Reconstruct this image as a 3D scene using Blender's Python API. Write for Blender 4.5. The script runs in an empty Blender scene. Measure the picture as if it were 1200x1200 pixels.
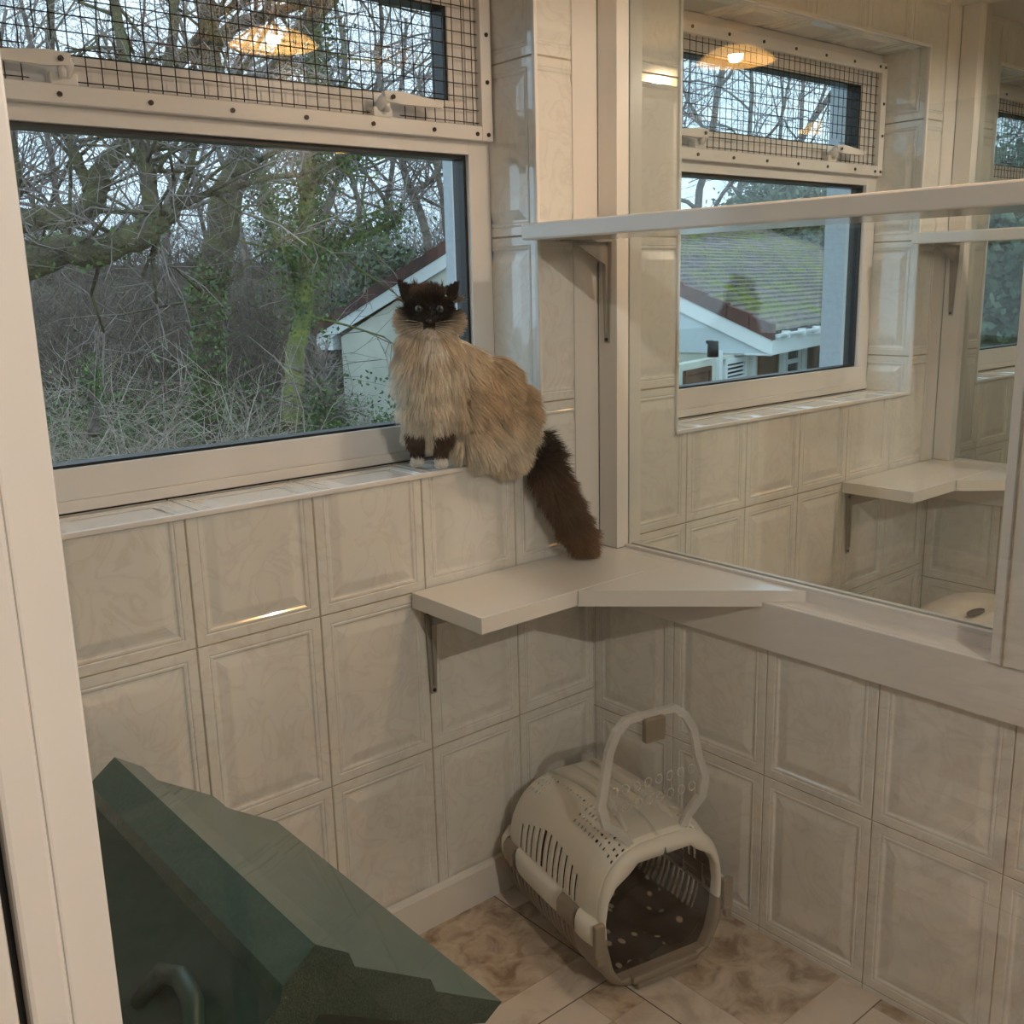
import bpy, bmesh, math, random
import numpy as np
from mathutils import Vector, Matrix, noise
PI = math.pi
scn = bpy.context.scene
COL = scn.collection

# ------------------------------------------------------------------ camera
YAW, PITCH, ROLL, FPX = .7009, .2228, -.0246, 1186.69
CAM = Vector((-1.659, -1.6706, 1.3991))
cF = Vector((math.sin(YAW)*math.cos(PITCH), math.cos(YAW)*math.cos(PITCH), -math.sin(PITCH)))
_R = Vector((math.cos(YAW), -math.sin(YAW), 0)); _U = _R.cross(cF)
cR = math.cos(ROLL)*_R + math.sin(ROLL)*_U
cU = -math.sin(ROLL)*_R + math.cos(ROLL)*_U
cam_d = bpy.data.cameras.new('camera'); cam = bpy.data.objects.new('camera', cam_d); COL.objects.link(cam)
m = Matrix.Identity(4)
for i in range(3):
    m[i][0] = cR[i]; m[i][1] = cU[i]; m[i][2] = -cF[i]; m[i][3] = CAM[i]
cam.matrix_world = m
cam_d.sensor_fit = 'HORIZONTAL'; cam_d.sensor_width = 36; cam_d.lens = 36*FPX/1200
cam_d.clip_start = .02; cam_d.clip_end = 500
scn.camera = cam

# ------------------------------------------------------------------ sky
w = bpy.data.worlds.new('sky'); scn.world = w; w.use_nodes = True
nt = w.node_tree; bg = nt.nodes['Background']
tc = nt.nodes.new('ShaderNodeTexCoord'); nz = nt.nodes.new('ShaderNodeTexNoise'); nz.inputs['Scale'].default_value = 2.2; nz.inputs['Detail'].default_value = 4
rp = nt.nodes.new('ShaderNodeValToRGB')
rp.color_ramp.elements[0].position = .35; rp.color_ramp.elements[0].color = (.42, .58, .74, 1)
rp.color_ramp.elements[1].position = .65; rp.color_ramp.elements[1].color = (.54, .68, .79, 1)
nt.links.new(tc.outputs['Generated'], nz.inputs['Vector']); nt.links.new(nz.outputs['Fac'], rp.inputs['Fac'])
nt.links.new(rp.outputs['Color'], bg.inputs['Color']); bg.inputs['Strength'].default_value = 2.5

# ------------------------------------------------------------------ exposure
scn.view_settings.view_transform = 'Standard'; scn.view_settings.look = 'None'
scn.view_settings.exposure = 0.2; scn.view_settings.gamma = 1.0; scn.view_settings.use_curve_mapping = False

def lamp(name, kind, loc, power, color, size=.3, rot=(0, 0, 0)):
    l = bpy.data.lights.new(name, kind); l.energy = power; l.color = color
    if kind == 'AREA': l.shape = 'DISK'; l.size = size
    else: l.shadow_soft_size = size
    o = bpy.data.objects.new(name, l); o.location = loc; o.rotation_euler = rot; COL.objects.link(o); return o
WARM = (1.0, .93, .83)
LAMPS = [((-.13, -.80), 7), ((1.28, -.94), 13), ((2.882, -.94), 12), ((-1.2, -2.6), 52), ((1.2, -2.75), 14)]  # last two: unseen corridor lamps added as fill to brighten the pens
for (lx, ly), pw in LAMPS:
    lamp('ceiling_bulb_light', 'POINT', (lx, ly, 2.098), pw, WARM, .018)

# ------------------------------------------------------------------ helpers
def at(u, v, **k):
    """point seen at photo pixel (u, v) on the plane x=, y= or z= or at depth d="""
    r = cF + cR*((u-600)/FPX) - cU*((v-600)/FPX)
    if 'd' in k: return CAM + r*k['d']
    ax = 'xyz'.index(list(k)[0]); val = list(k.values())[0]
    return CAM + r*((val-CAM[ax])/r[ax])

class MB:
    def __init__(s): s.v = []; s.f = []; s.m = []; s.sm = []
    def add(s, vs, fs, mi=0, smooth=False):
        b = len(s.v); s.v += [tuple(p) for p in vs]
        for f in fs: s.f.append(tuple(b+i for i in f)); s.m.append(mi); s.sm.append(smooth)
    def poly(s, pts, mi=0): s.add(pts, [tuple(range(len(pts)))], mi)
    def box(s, x0, y0, z0, x1, y1, z1, mi=0, bev=0):
        if x0 > x1: x0, x1 = x1, x0
        if y0 > y1: y0, y1 = y1, y0
        if z0 > z1: z0, z1 = z1, z0
        if bev <= 0:
            s.add([(x, y, z) for z in (z0, z1) for y in (y0, y1) for x in (x0, x1)],
                  [(0, 2, 3, 1), (4, 5, 7, 6), (0, 1, 5, 4), (2, 6, 7, 3), (0, 4, 6, 2), (1, 3, 7, 5)], mi); return
        bm = bmesh.new(); bmesh.ops.create_cube(bm, size=1)
        for v in bm.verts: v.co = ((x0+x1)/2+v.co.x*(x1-x0), (y0+y1)/2+v.co.y*(y1-y0), (z0+z1)/2+v.co.z*(z1-z0))
        bmesh.ops.bevel(bm, geom=bm.edges[:], offset=bev, segments=2, profile=.5, affect='EDGES')
        s.bm(bm, mi)
    def bm(s, bm, mi=0, smooth=False, mat=None):
        bm.verts.ensure_lookup_table(); bm.verts.index_update()
        s.add([(mat @ v.co if mat else v.co) for v in bm.verts], [[v.index for v in f.verts] for f in bm.faces], mi, smooth); bm.free()
    def prism(s, pts, d, mi=0, flip=False):
        """closed polygon (3D points) extruded by vector d"""
        n = len(pts); a = [Vector(p) for p in pts]; b = [p+Vector(d) for p in a]
        s.add(a+b, [tuple(range(n))[::-1], tuple(range(n, 2*n))]+[(i, (i+1) % n, n+(i+1) % n, n+i) for i in range(n)], mi)
    def tube(s, pts, rad, n=8, mi=0, smooth=True, cap=True):
        pts = [Vector(p) for p in pts]; k = len(pts)
        if not hasattr(rad, '__len__'): rad = [rad]*k
        vs = []; prev = None
        for i, p in enumerate(pts):
            t = (pts[min(i+1, k-1)]-pts[max(i-1, 0)]).normalized()
            if prev is None:
                prev = t.orthogonal().normalized()
            a = (prev-t*prev.dot(t))
            a = a.normalized() if a.length > 1e-6 else t.orthogonal().normalized()
            prev = a; b = t.cross(a)
            for j in range(n):
                q = 2*PI*j/n; vs.append(p+(a*math.cos(q)+b*math.sin(q))*rad[i])
        fs = [(i*n+j, i*n+(j+1) % n, (i+1)*n+(j+1) % n, (i+1)*n+j) for i in range(k-1) for j in range(n)]
        if cap: fs += [tuple(range(n))[::-1], tuple((k-1)*n+j for j in range(n))]
        s.add(vs, fs, mi, smooth)
    def ball(s, c, r, sub=2, mi=0, sc=(1, 1, 1)):
        bm = bmesh.new(); bmesh.ops.create_icosphere(bm, subdivisions=sub, radius=1)
        s.bm(bm, mi, True, Matrix.Translation(Vector(c)) @ Matrix.Diagonal((r*sc[0], r*sc[1], r*sc[2], 1)))
    def cyl(s, c, r, h, ax='z', n=16, mi=0):
        c = Vector(c); d = {'x': Vector((1, 0, 0)), 'y': Vector((0, 1, 0)), 'z': Vector((0, 0, 1))}[ax]
        s.tube([c-d*h/2, c+d*h/2], r, n, mi, False)
    def build(s, name, mats, parent=None, **props):
        me = bpy.data.meshes.new(name); me.from_pydata(s.v, [], s.f)
        for mt in (mats if isinstance(mats, (list, tuple)) else [mats]): me.materials.append(mt)
        me.polygons.foreach_set('material_index', s.m); me.polygons.foreach_set('use_smooth', s.sm); me.update()
        o = bpy.data.objects.new(name, me); COL.objects.link(o)
        if parent is not None: o.parent = parent
        for k, v in props.items(): o[k] = v
        return o
def thing(name, label=None, cat=None, loc=(0, 0, 0), rz=0, group=None, kind=None):
    o = bpy.data.objects.new(name, None); o.empty_display_size = .05; COL.objects.link(o)
    o.location = loc; o.rotation_euler = (0, 0, rz); tag(o, label, cat, group, kind); return o
def tag(o, label=None, cat=None, group=None, kind=None):
    for k, v in (('label', label), ('category', cat), ('group', group), ('kind', kind)):
        if v: o[k] = v
    return o
def copy_tree(o, parent=None):
    c = o.copy(); COL.objects.link(c); c.parent = parent
    for ch in [q for q in o.children]: copy_tree(ch, c)
    return c

# ------------------------------------------------------------------ materials
def mat(name, col, rough=.5, metal=0, var=.0, scale=20, coat=0, bump=0, bscale=60, trans=0, ior=1.45, spec=.5, sss=0, col2=None, detail=4, bdist=.005):
    mt = bpy.data.materials.new(name); mt.use_nodes = True; n = mt.node_tree; b = n.nodes['Principled BSDF']
    b.inputs['Roughness'].default_value = rough; b.inputs['Metallic'].default_value = metal
    b.inputs['Coat Weight'].default_value = coat; b.inputs['Transmission Weight'].default_value = trans; b.inputs['IOR'].default_value = ior
    b.inputs['Specular IOR Level'].default_value = spec
    tc = n.nodes.new('ShaderNodeTexCoord'); nz = n.nodes.new('ShaderNodeTexNoise'); nz.inputs['Scale'].default_value = scale; nz.inputs['Detail'].default_value = detail
    n.links.new(tc.outputs['Object'], nz.inputs['Vector'])
    r = n.nodes.new('ShaderNodeValToRGB'); e = r.color_ramp.elements
    c2 = col2 or tuple(c*(1-var) for c in col)
    e[0].position = .35; e[0].color = (*c2, 1); e[1].position = .65; e[1].color = (*col, 1)
    n.links.new(nz.outputs['Fac'], r.inputs['Fac']); n.links.new(r.outputs['Color'], b.inputs['Base Color'])
    if bump:
        n2 = n.nodes.new('ShaderNodeTexNoise'); n2.inputs['Scale'].default_value = bscale; n.links.new(tc.outputs['Object'], n2.inputs['Vector'])
        bp = n.nodes.new('ShaderNodeBump'); bp.inputs['Strength'].default_value = bump; bp.inputs['Distance'].default_value = bdist
        n.links.new(n2.outputs['Fac'], bp.inputs['Height']); n.links.new(bp.outputs['Normal'], b.inputs['Normal'])
    return mt
def glass_mat(name, tint=(.97, .985, .98), f0=.045, rough=0, scale=1.0):
    """thin pane: lets light through, mirrors a little, more at grazing angles"""
    mt = bpy.data.materials.new(name); mt.use_nodes = True; n = mt.node_tree; n.nodes.clear()
    out = n.nodes.new('ShaderNodeOutputMaterial'); mx = n.nodes.new('ShaderNodeMixShader')
    tr = n.nodes.new('ShaderNodeBsdfTransparent'); tr.inputs['Color'].default_value = (*tint, 1)
    gl = n.nodes.new('ShaderNodeBsdfGlossy'); gl.inputs['Roughness'].default_value = rough
    fr = n.nodes.new('ShaderNodeFresnel'); fr.inputs['IOR'].default_value = 2.5
    geo = n.nodes.new('ShaderNodeNewGeometry')
    mul = n.nodes.new('ShaderNodeMath'); mul.operation = 'MULTIPLY'; mul.inputs[1].default_value = scale; mul.use_clamp = True
    # use |cos| so back faces of the sheet behave like front faces
    dot = n.nodes.new('ShaderNodeVectorMath'); dot.operation = 'DOT_PRODUCT'
    ab = n.nodes.new('ShaderNodeMath'); ab.operation = 'ABSOLUTE'
    om = n.nodes.new('ShaderNodeMath'); om.operation = 'SUBTRACT'; om.inputs[0].default_value = 1
    pw = n.nodes.new('ShaderNodeMath'); pw.operation = 'POWER'; pw.inputs[1].default_value = 5
    ma = n.nodes.new('ShaderNodeMath'); ma.operation = 'MULTIPLY_ADD'; ma.inputs[1].default_value = 1-f0; ma.inputs[2].default_value = f0
    n.links.new(geo.outputs['Normal'], dot.inputs[0]); n.links.new(geo.outputs['Incoming'], dot.inputs[1])
    n.links.new(dot.outputs['Value'], ab.inputs[0]); n.links.new(ab.outputs[0], om.inputs[1]); n.links.new(om.outputs[0], pw.inputs[0])
    n.links.new(pw.outputs[0], ma.inputs[0]); n.links.new(ma.outputs[0], mul.inputs[0]); n.links.new(mul.outputs[0], mx.inputs[0])
    n.links.new(tr.outputs[0], mx.inputs[1]); n.links.new(gl.outputs[0], mx.inputs[2]); n.links.new(mx.outputs[0], out.inputs[0])
    n.nodes.remove(fr)
    return mt
def tile_mat():
    mt = mat('glazed_tile', (.80, .79, .745), .08, coat=1.0)
    n = mt.node_tree; b = n.nodes['Principled BSDF']; tc = [q for q in n.nodes if q.type == 'TEX_COORD'][0]
    wv = n.nodes.new('ShaderNodeTexNoise'); wv.inputs['Scale'].default_value = 9; wv.inputs['Detail'].default_value = 8; wv.inputs['Distortion'].default_value = 2.2
    n.links.new(tc.outputs['Object'], wv.inputs['Vector'])
    r = [q for q in n.nodes if q.type == 'VALTORGB'][0]; n.links.new(wv.outputs['Fac'], r.inputs['Fac'])
    e = r.color_ramp.elements; e[0].position = .40; e[0].color = (.80, .79, .745, 1); e[1].position = .62; e[1].color = (.80, .79, .745, 1)
    k = e.new(.50); k.color = (.74, .715, .67, 1)
    k = e.new(.46); k.color = (.79, .770, .73, 1); k = e.new(.54); k.color = (.81, .79, .75, 1)
    return mt
M_TILE = tile_mat()
M_GROUT = mat('grout', (.46, .38, .28), .8, var=.2, scale=40)
M_PVC = mat('white_plastic', (.82, .79, .76), .28, var=.03, scale=6)
M_PVC2 = mat('white_trim_board', (.82, .79, .75), .22, var=.03, scale=4)
M_SHELF = mat('white_laminate', (.86, .83, .79), .14, var=.02, scale=5, coat=.3)
M_GASK = mat('black_rubber', (.012, .013, .015), .4, var=.2)
M_WIRE = mat('bronze_wire', (.055, .042, .035), .45, metal=.6, var=.2)
M_SCREW = mat('dark_screw', (.05, .035, .03), .4, metal=.7)
M_GREYMET = mat('grey_bracket', (.42, .39, .35), .35, metal=.3, var=.1)
M_GLASS = glass_mat('window_glass', f0=.05)
M_PGLASS = glass_mat('partition_glass', (.93, .955, .945), f0=.05)
M_DGLASS = glass_mat('door_glass', (.975, .98, .975), f0=.02)
M_CEIL = mat('ceiling_paint', (.74, .68, .60), .6, var=.04, scale=3)
M_WALLP = mat('corridor_paint', (.20, .18, .155), .6, var=.06, scale=3)
M_RENDER = mat('outside_render', (.62, .68, .74), .9, var=.12, scale=60, bump=.4, bscale=300)
M_SILLOUT = mat('outer_sill', (.05, .075, .12), .5, var=.2)

# ------------------------------------------------------------------ tiles with moulded panels
TW, TH = .25, .36
RING = [(0, -.0022, 1), (.0014, -.0022, 1), (.0022, 0, 0), (.0190, 0, 0), (.0212, -.0015, 0), (.0236, -.0003, 0), (.0270, -.0008, 0),
        (.0300, -.0032, 0), (.0340, -.0034, 0), (.0520, .0004, 0), (.0560, .0008, 0)]
def clip(poly, ax, val, keep_ge):
    out = []; n = len(poly)
    for i in range(n):
        a, b = poly[i], poly[(i+1) % n]
        ia = (a[ax] >= val-1e-9) if keep_ge else (a[ax] <= val+1e-9); ib = (b[ax] >= val-1e-9) if keep_ge else (b[ax] <= val+1e-9)
        if ia: out.append(a)
        if ia != ib:
            t = (val-a[ax])/(b[ax]-a[ax]); out.append(tuple(a[k]+(b[k]-a[k])*t for k in range(3)))
    return out
def tiles(mb, P, rect, gu, gv, tw=TW, th=TH):
    u0, v0, u1, v1 = rect
    for i in range(math.floor((u0-gu)/tw+1e-6), math.ceil((u1-gu)/tw-1e-6)):
        for j in range(math.floor((v0-gv)/th+1e-6), math.ceil((v1-gv)/th-1e-6)):
            a0, b0 = gu+i*tw, gv+j*th; a1, b1 = a0+tw, b0+th
            polys = []
            for k in range(len(RING)-1):
                (p, hp, mp), (q, hq, mq) = RING[k], RING[k+1]
                A = [(a0+p, b0+p, hp), (a1-p, b0+p, hp), (a1-p, b1-p, hp), (a0+p, b1-p, hp)]
                B = [(a0+q, b0+q, hq), (a1-q, b0+q, hq), (a1-q, b1-q, hq), (a0+q, b1-q, hq)]
                for e in range(4): polys.append(([A[e], A[(e+1) % 4], B[(e+1) % 4], B[e]], 1 if (mp and k < 1) else 0))
            q, h = RING[-1][:2]
            polys.append(([(a0+q, b0+q, h), (a1-q, b0+q, h), (a1-q, b1-q, h), (a0+q, b1-q, h)], 0))
            inside = a0 >= u0-1e-9 and a1 <= u1+1e-9 and b0 >= v0-1e-9 and b1 <= v1+1e-9
            for pl, mi in polys:
                if not inside:
                    for ax, val, ge in ((0, u0, True), (0, u1, False), (1, v0, True), (1, v1, False)):
                        pl = clip(pl, ax, val, ge)
                        if len(pl) < 3: break
                if len(pl) >= 3: mb.poly([P(*c) for c in pl], mi)

PER = 1.602                       # the pens repeat with this spacing along the window wall
CEIL = 2.2
WZ0, WZ1 = 1.022, 2.062           # window recess
FRONT = -1.1
pens = [(-1.472, 0.0, -1.301, -.162, -.2404-7*TW), (.13, PER, .301, 1.44, .3435-2*TW), (.13+PER, 2*PER, .301+PER, 1.44+PER, .3435+PER-3*TW)]
ROWB = .417-2*TH
wb = MB()
Pb = lambda u, v, h: (u, -h, v)
for x0, x1, h0, h1, gu in pens:
    for r in ((x0, 0, x1, WZ0), (x0, WZ0, h0, WZ1), (h1, WZ0, x1, WZ1), (x0, WZ1, x1, CEIL)):
        tiles(wb, Pb, r, gu, ROWB)
# body of the wall behind the tiles, rendered outside
xa, xb = -1.9, 5.0; D0, D1 = .004, .34
edges = [xa] + [q for p in pens for q in (p[2]-.012, p[3]+.012)] + [xb]
wb.box(xa, D0, 0, xb, D1, WZ0-.03, 2); wb.box(xa, D0, WZ1+.012, xb, D1, CEIL+.1, 2)
for i in range(0, len(edges), 2): wb.box(edges[i], D0, WZ0-.03, edges[i+1], D1, WZ1+.012, 2)
wb.build('wall_back', [M_TILE, M_GROUT, M_RENDER], kind='structure')

# partitions: tiled lower walls between the pens
def partition(name, ox):
    p = MB()
    tiles(p, lambda u, v, h: (ox-h, -u, v), (0, 0, 1.13, .70), .2561-2*TW, .3715-TH*2)
    tiles(p, lambda u, v, h: (ox+.13+h, -u, v), (0, 0, 1.13, .70), .2561-2*TW, .3715-TH*2)
    p.box(ox+.004, -1.13, 0, ox+.126, .003, .745, 0)
    return p.build(name, [M_TILE, M_GROUT], kind='structure')
partition('wall_right', 0.0)
partition('wall_far_right', PER)
pl = partition('wall_left', -PER)
# floor
def floor_mat():
    mt = bpy.data.materials.new('printed_marble_floor'); mt.use_nodes = True; n = mt.node_tree; b = n.nodes['Principled BSDF']; b.inputs['Roughness'].default_value = .38
    L = n.links.new
    def math_(op, a, c=None, clamp=False):
        q = n.nodes.new('ShaderNodeMath'); q.operation = op; q.use_clamp = clamp
        for i, x in enumerate((a, c)):
            if x is None: continue
            if isinstance(x, (int, float)): q.inputs[i].default_value = x
            else: L(x, q.inputs[i])
        return q.outputs[0]
    tc = n.nodes.new('ShaderNodeTexCoord'); sx = n.nodes.new('ShaderNodeSeparateXYZ'); L(tc.outputs['Object'], sx.inputs[0])
    S = .404
    U = math_('DIVIDE', math_('ADD', sx.outputs[0], .345+S*40), S); V = math_('DIVIDE', math_('ADD', math_('MULTIPLY', sx.outputs[1], -1), .008+S*40), S)
    fu, fv = math_('FRACT', U), math_('FRACT', V)
    par = math_('MODULO', math_('ADD', math_('FLOOR', U), math_('FLOOR', V)), 2)     # 0/1
    # parity k: strip on the right and top; else strip on the left and bottom
    fu2 = math_('ABSOLUTE', math_('SUBTRACT', fu, par)); fv2 = math_('ABSOLUTE', math_('SUBTRACT', fv, par))
    su = math_('GREATER_THAN', fu2, 1-.226); sv = math_('LESS_THAN', fv2, .226)
    strip = math_('ABSOLUTE', math_('SUBTRACT', su, sv))
    def line(x, pos, wd): return math_('LESS_THAN', math_('ABSOLUTE', math_('SUBTRACT', x, pos)), wd)
    seam = math_('MAXIMUM', math_('GREATER_THAN', math_('ABSOLUTE', math_('SUBTRACT', fu, .5)), .4965), math_('GREATER_THAN', math_('ABSOLUTE', math_('SUBTRACT', fv, .5)), .4965))
    fine = math_('MAXIMUM', line(fu2, 1-.226, .003), line(fv2, .226, .003))
    def marble(c0, c1, c2, sc, seed):
        z = n.nodes.new('ShaderNodeTexNoise'); z.inputs['Scale'].default_value = sc; z.inputs['Detail'].default_value = 10; z.inputs['Distortion'].default_value = .5; z.inputs['Roughness'].default_value = .62
        mp = n.nodes.new('ShaderNodeMapping'); mp.inputs['Location'].default_value = (seed, 0, 0); L(tc.outputs['Object'], mp.inputs[0]); L(mp.outputs[0], z.inputs['Vector'])
        r = n.nodes.new('ShaderNodeValToRGB'); e = r.color_ramp.elements; e[0].position = .36; e[0].color = (*c0, 1); e[1].position = .66; e[1].color = (*c2, 1); k = e.new(.5); k.color = (*c1, 1)
        L(z.outputs['Fac'], r.inputs['Fac']); return r.outputs['Color']
    big = marble((.25, .165, .105), (.50, .40, .30), (.66, .57, .47), 15, 3)
    pale = marble((.50, .41, .33), (.70, .62, .54), (.74, .66, .58), 7, 9)
    def mix(f, a, c):
        q = n.nodes.new('ShaderNodeMix'); q.data_type = 'RGBA'; L(f, q.inputs[0])
        for s_, x in ((6, a), (7, c)):
            if isinstance(x, tuple): q.inputs[s_].default_value = x
            else: L(x, q.inputs[s_])
        return q.outputs[2]
    c = mix(strip, big, pale); c = mix(fine, c, (.45, .37, .29, 1)); c = mix(seam, c, (.10, .07, .055, 1))
    L(c, b.inputs['Base Color']); return mt
f = MB(); f.box(-1.9, .0, -.06, 5.0, -3.2, 0); f.build('floor', floor_mat(), kind='structure')
f = MB(); f.box(-3.4, -3.2, -.06, -1.9, 0, 0); f.box(-1.9, -3.2, -.06, -1.9001, 0, 0)
f = MB(); f.box(-1.9, .34, CEIL, 5.0, -3.2, CEIL+.1); f.build('ceiling', M_CEIL, kind='structure')
f = MB(); f.box(-1.9, -3.2, 0, 5.0, -3.3, CEIL); f.build('wall_front', M_WALLP, kind='structure')
f = MB(); f.box(-1.9, -3.3, 0, -2.0, .34, CEIL); f.build('wall_far_left', M_WALLP, kind='structure')
f = MB(); f.box(2*PER+.13, -3.3, 0, 2*PER+.23, 0, CEIL); f.build('wall_end', M_WALLP, kind='structure')
# skirting
for nm, x0, x1, in (('baseboard_back', -1.47, -.003),):
    f = MB(); f.prism([(x0, -.001, .0), (x0, -.014, .0), (x0, -.014, .083), (x0, -.010, .091), (x0, -.001, .092)], (x1-x0, 0, 0)); f.build(nm, M_PVC2, kind='structure')

# ledges on top of the partitions (white board with an upstand bead)
tn = 1
for ox in (0, PER, -PER):
    f = MB()
    f.box(ox-.014, -1.13, .657, ox-.0005, -.0025, .757, bev=.002)
    f.box(ox-.0005, -1.13, .7452, ox+.046, -.0025, .757)
    f.box(ox+.0445, -1.13, .7452, ox+.0855, -.0025, .780, bev=.0015)
    f.box(ox+.0855, -1.13, .7452, ox+.1305, -.0025, .757); f.box(ox+.1305, -1.13, .657, ox+.144, -.0025, .757, bev=.002)
    f.build('trim_%d' % tn, M_PVC, kind='structure'); tn += 1
# flat boards in the corners of the window wall above the shelves
for x0, x1 in ((-.055, .0195), (PER-.055, PER+.0195), (.111, .13+.02), (PER+.111, PER+.15)):
    f = MB(); f.box(x0, -.0035, .782, x1, .0035, 1.497); f.box(x0, -.0035, 1.4985, x1, .0035, CEIL-.001)
    f.build('trim_%d' % tn, M_PVC2, kind='structure'); tn += 1

# ------------------------------------------------------------------ glazed partitions
def glazing(ox, label):
    t = thing('glass_partition', label, 'partition', (ox, 0, .757), group=None)
    z0, z1 = .0235, CEIL-.757-.001
    a = MB(); a.box(.0205, -.062, z0, .0585, -.0045, z1, bev=.0012); a.build('corner_post', M_PVC2, t)
    a = MB(); a.box(.0695, -.055, z0, .109, -.0045, z1, bev=.0012); a.build('corner_post', M_PVC2, t)
    a = MB(); a.box(-.02, -1.1295, .0005, .15, -.962, z1, bev=.0015); a.build('end_post', M_PVC2, t)
    a = MB(); a.box(-.0225, -.9845, .0008, -.0200, -.9815, z1); a.build('post_seam', M_GROUT, t)
    a = MB(); a.box(.061, -.9615, .0235, .067, -.0045, z1); g = a.build('glass_pane', M_PGLASS, t)
    a = MB()
    for x in (.0445, .0685):
        a.box(x, -.9615, .0232, x+.012, -.064, .030)
    a.build('glazing_bead', M_PVC, t)
    return t
glazing(0, 'clear glass partition with white posts on the ledge beside the first pen')
glazing(PER, 'clear glass partition farther back, seen through the nearer glass, between second and third pen')

# ------------------------------------------------------------------ windows
FY = .15
def make_window(no, h0, h1, gu):
    W = thing('window_%d' % no, kind='structure', loc=(0, 0, 0))
    # tiled reveals and sill
    a = MB()
    tiles(a, lambda u, v, h: (h1-h, u, v), (.0, WZ0, FY, WZ1), -.0, ROWB)
    tiles(a, lambda u, v, h: (h0+h, u, v), (.0, WZ0, FY, WZ1), -.0, ROWB)
    tiles(a, lambda u, v, h: (u, v, WZ1-h), (h0, 0, h1, FY), gu, 0)
    tiles(a, lambda u, v, h: (u, v, WZ0+h), (h0, 0, h1, FY), gu+.03, -.215)
    a.build('tiled_reveal', [M_TILE, M_GROUT], W)
    a = MB(); t = .0035
    a.box(h0-.004, -.006, WZ0-.008, h1+.004, .004, WZ0+.002, bev=.002); a.box(h0-.004, -.006, WZ1-.002, h1+.004, .004, WZ1+.007, bev=.002)
    a.box(h1-.002, -.006, WZ0, h1+.007, .004, WZ1, bev=.002); a.box(h0-.007, -.006, WZ0, h0+.002, .004, WZ1, bev=.002)
    a.build('corner_bead', M_PVC, W)
    z0, z1 = WZ0+.003, WZ1-.001
    gl0, gl1, gz0, gz1 = h0+.062, h1-.062, 1.104, 1.668
    B = .0012
    a = MB()
    def framebox(a, x0, zz0, x1, zz1, w_l, w_r, w_b, w_t, y0, y1, bev=B):
        a.box(x0, y0, zz0, x1, y1, zz0+w_b, bev=bev); a.box(x0, y0, zz1-w_t, x1, y1, zz1, bev=bev)
        a.box(x0, y0, zz0+w_b, x0+w_l, y1, zz1-w_t, bev=bev); a.box(x1-w_r, y0, zz0+w_b, x1, y1, zz1-w_t, bev=bev)
    framebox(a, h0+.001, 1.046, h1-.001, z1, .058, .058, .056, .055, FY, FY+.065)
    a.box(h0+.001, FY+.001, 1.672, h1-.001, FY+.064, 1.735, bev=B)
    a.box(h0+.001, FY-.004, z0, h1-.001, FY+.05, 1.046, bev=.002)
    a.build('window_frame', M_PVC, W)
    a = MB(); framebox(a, gl0-.006, gz0-.005, gl1+.006, gz1+.006, .010, .010, .008, .011, FY+.012, FY+.05, 0); a.build('gasket', M_GASK, W)
    a = MB(); a.box(gl0, FY+.022, gz0, gl1, FY+.026, gz1); a.build('glass_pane', M_GLASS, W)
    # opening top light
    s0, s1, sz0, sz1 = h0+.052, h1-.052, 1.730, z1-.045
    a = MB(); framebox(a, s0, sz0, s1, sz1, .05, .05, .05, .05, FY+.006, FY+.062, .003); a.build('top_sash', M_PVC, W)
    a = MB(); framebox(a, s0+.045, sz0+.045, s1-.045, sz1-.045, .010, .012, .008, .009, FY+.010, FY+.055, 0); a.build('gasket', M_GASK, W)
    a = MB(); a.box(s0+.05, FY+.025, sz0+.05, s1-.05, FY+.029, sz1-.05); a.build('glass_pane', M_GLASS, W)
    a = MB(); a.box(s0-.004, FY+.002, sz0-.004, s1+.004, FY+.0065, sz0+.001); a.box(s1-.001, FY+.002, sz0, s1+.004, FY+.0065, sz1); a.build('sash_seal', M_GASK, W)
    # cream lever handles poking through the guard
    for hx, sg in ((h1-.29, 1), (h0+.235, -1)):
        a = MB()
        a.box(hx-.022, FY-.022, 1.728, hx+.022, FY+.004, 1.748, bev=.003)
        a.tube([(hx-.006*sg, FY-.012, 1.742), (hx-.004*sg, FY-.03, 1.760), (hx+.004*sg, FY-.034, 1.766)], [.010, .011, .009], 10)
        a.prism([(hx-.008*sg, FY-.042, 1.774), (hx+.03*sg, FY-.044, 1.776), (hx+.10*sg, FY-.044, 1.769), (hx+.135*sg, FY-.042, 1.764), (hx+.135*sg, FY-.042, 1.754), (hx+.03*sg, FY-.044, 1.752), (hx-.004*sg, FY-.040, 1.756)], (0, .012, 0))
        a.tube([(hx+.006*sg, FY-.030, 1.760), (hx+.004*sg, FY-.028, 1.738)], [.008, .006], 8)
        hh = a.build('handle', M_PVC2, W)
        a = MB(); a.cyl((hx+.010*sg, FY-.0455, 1.764), .0045, .003, 'y', 12); a.build('screw', M_SCREW, hh)
    # outside sill slab
    a = MB(); a.box(h0-.01, FY+.066, WZ0-.02, h1+.01, .37, WZ0+.035); a.build('outer_sill', M_SILLOUT, W)
    return W
for i, (x0, x1, h0, h1, gu) in enumerate(pens): make_window(i+1, h0, h1, gu)

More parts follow.
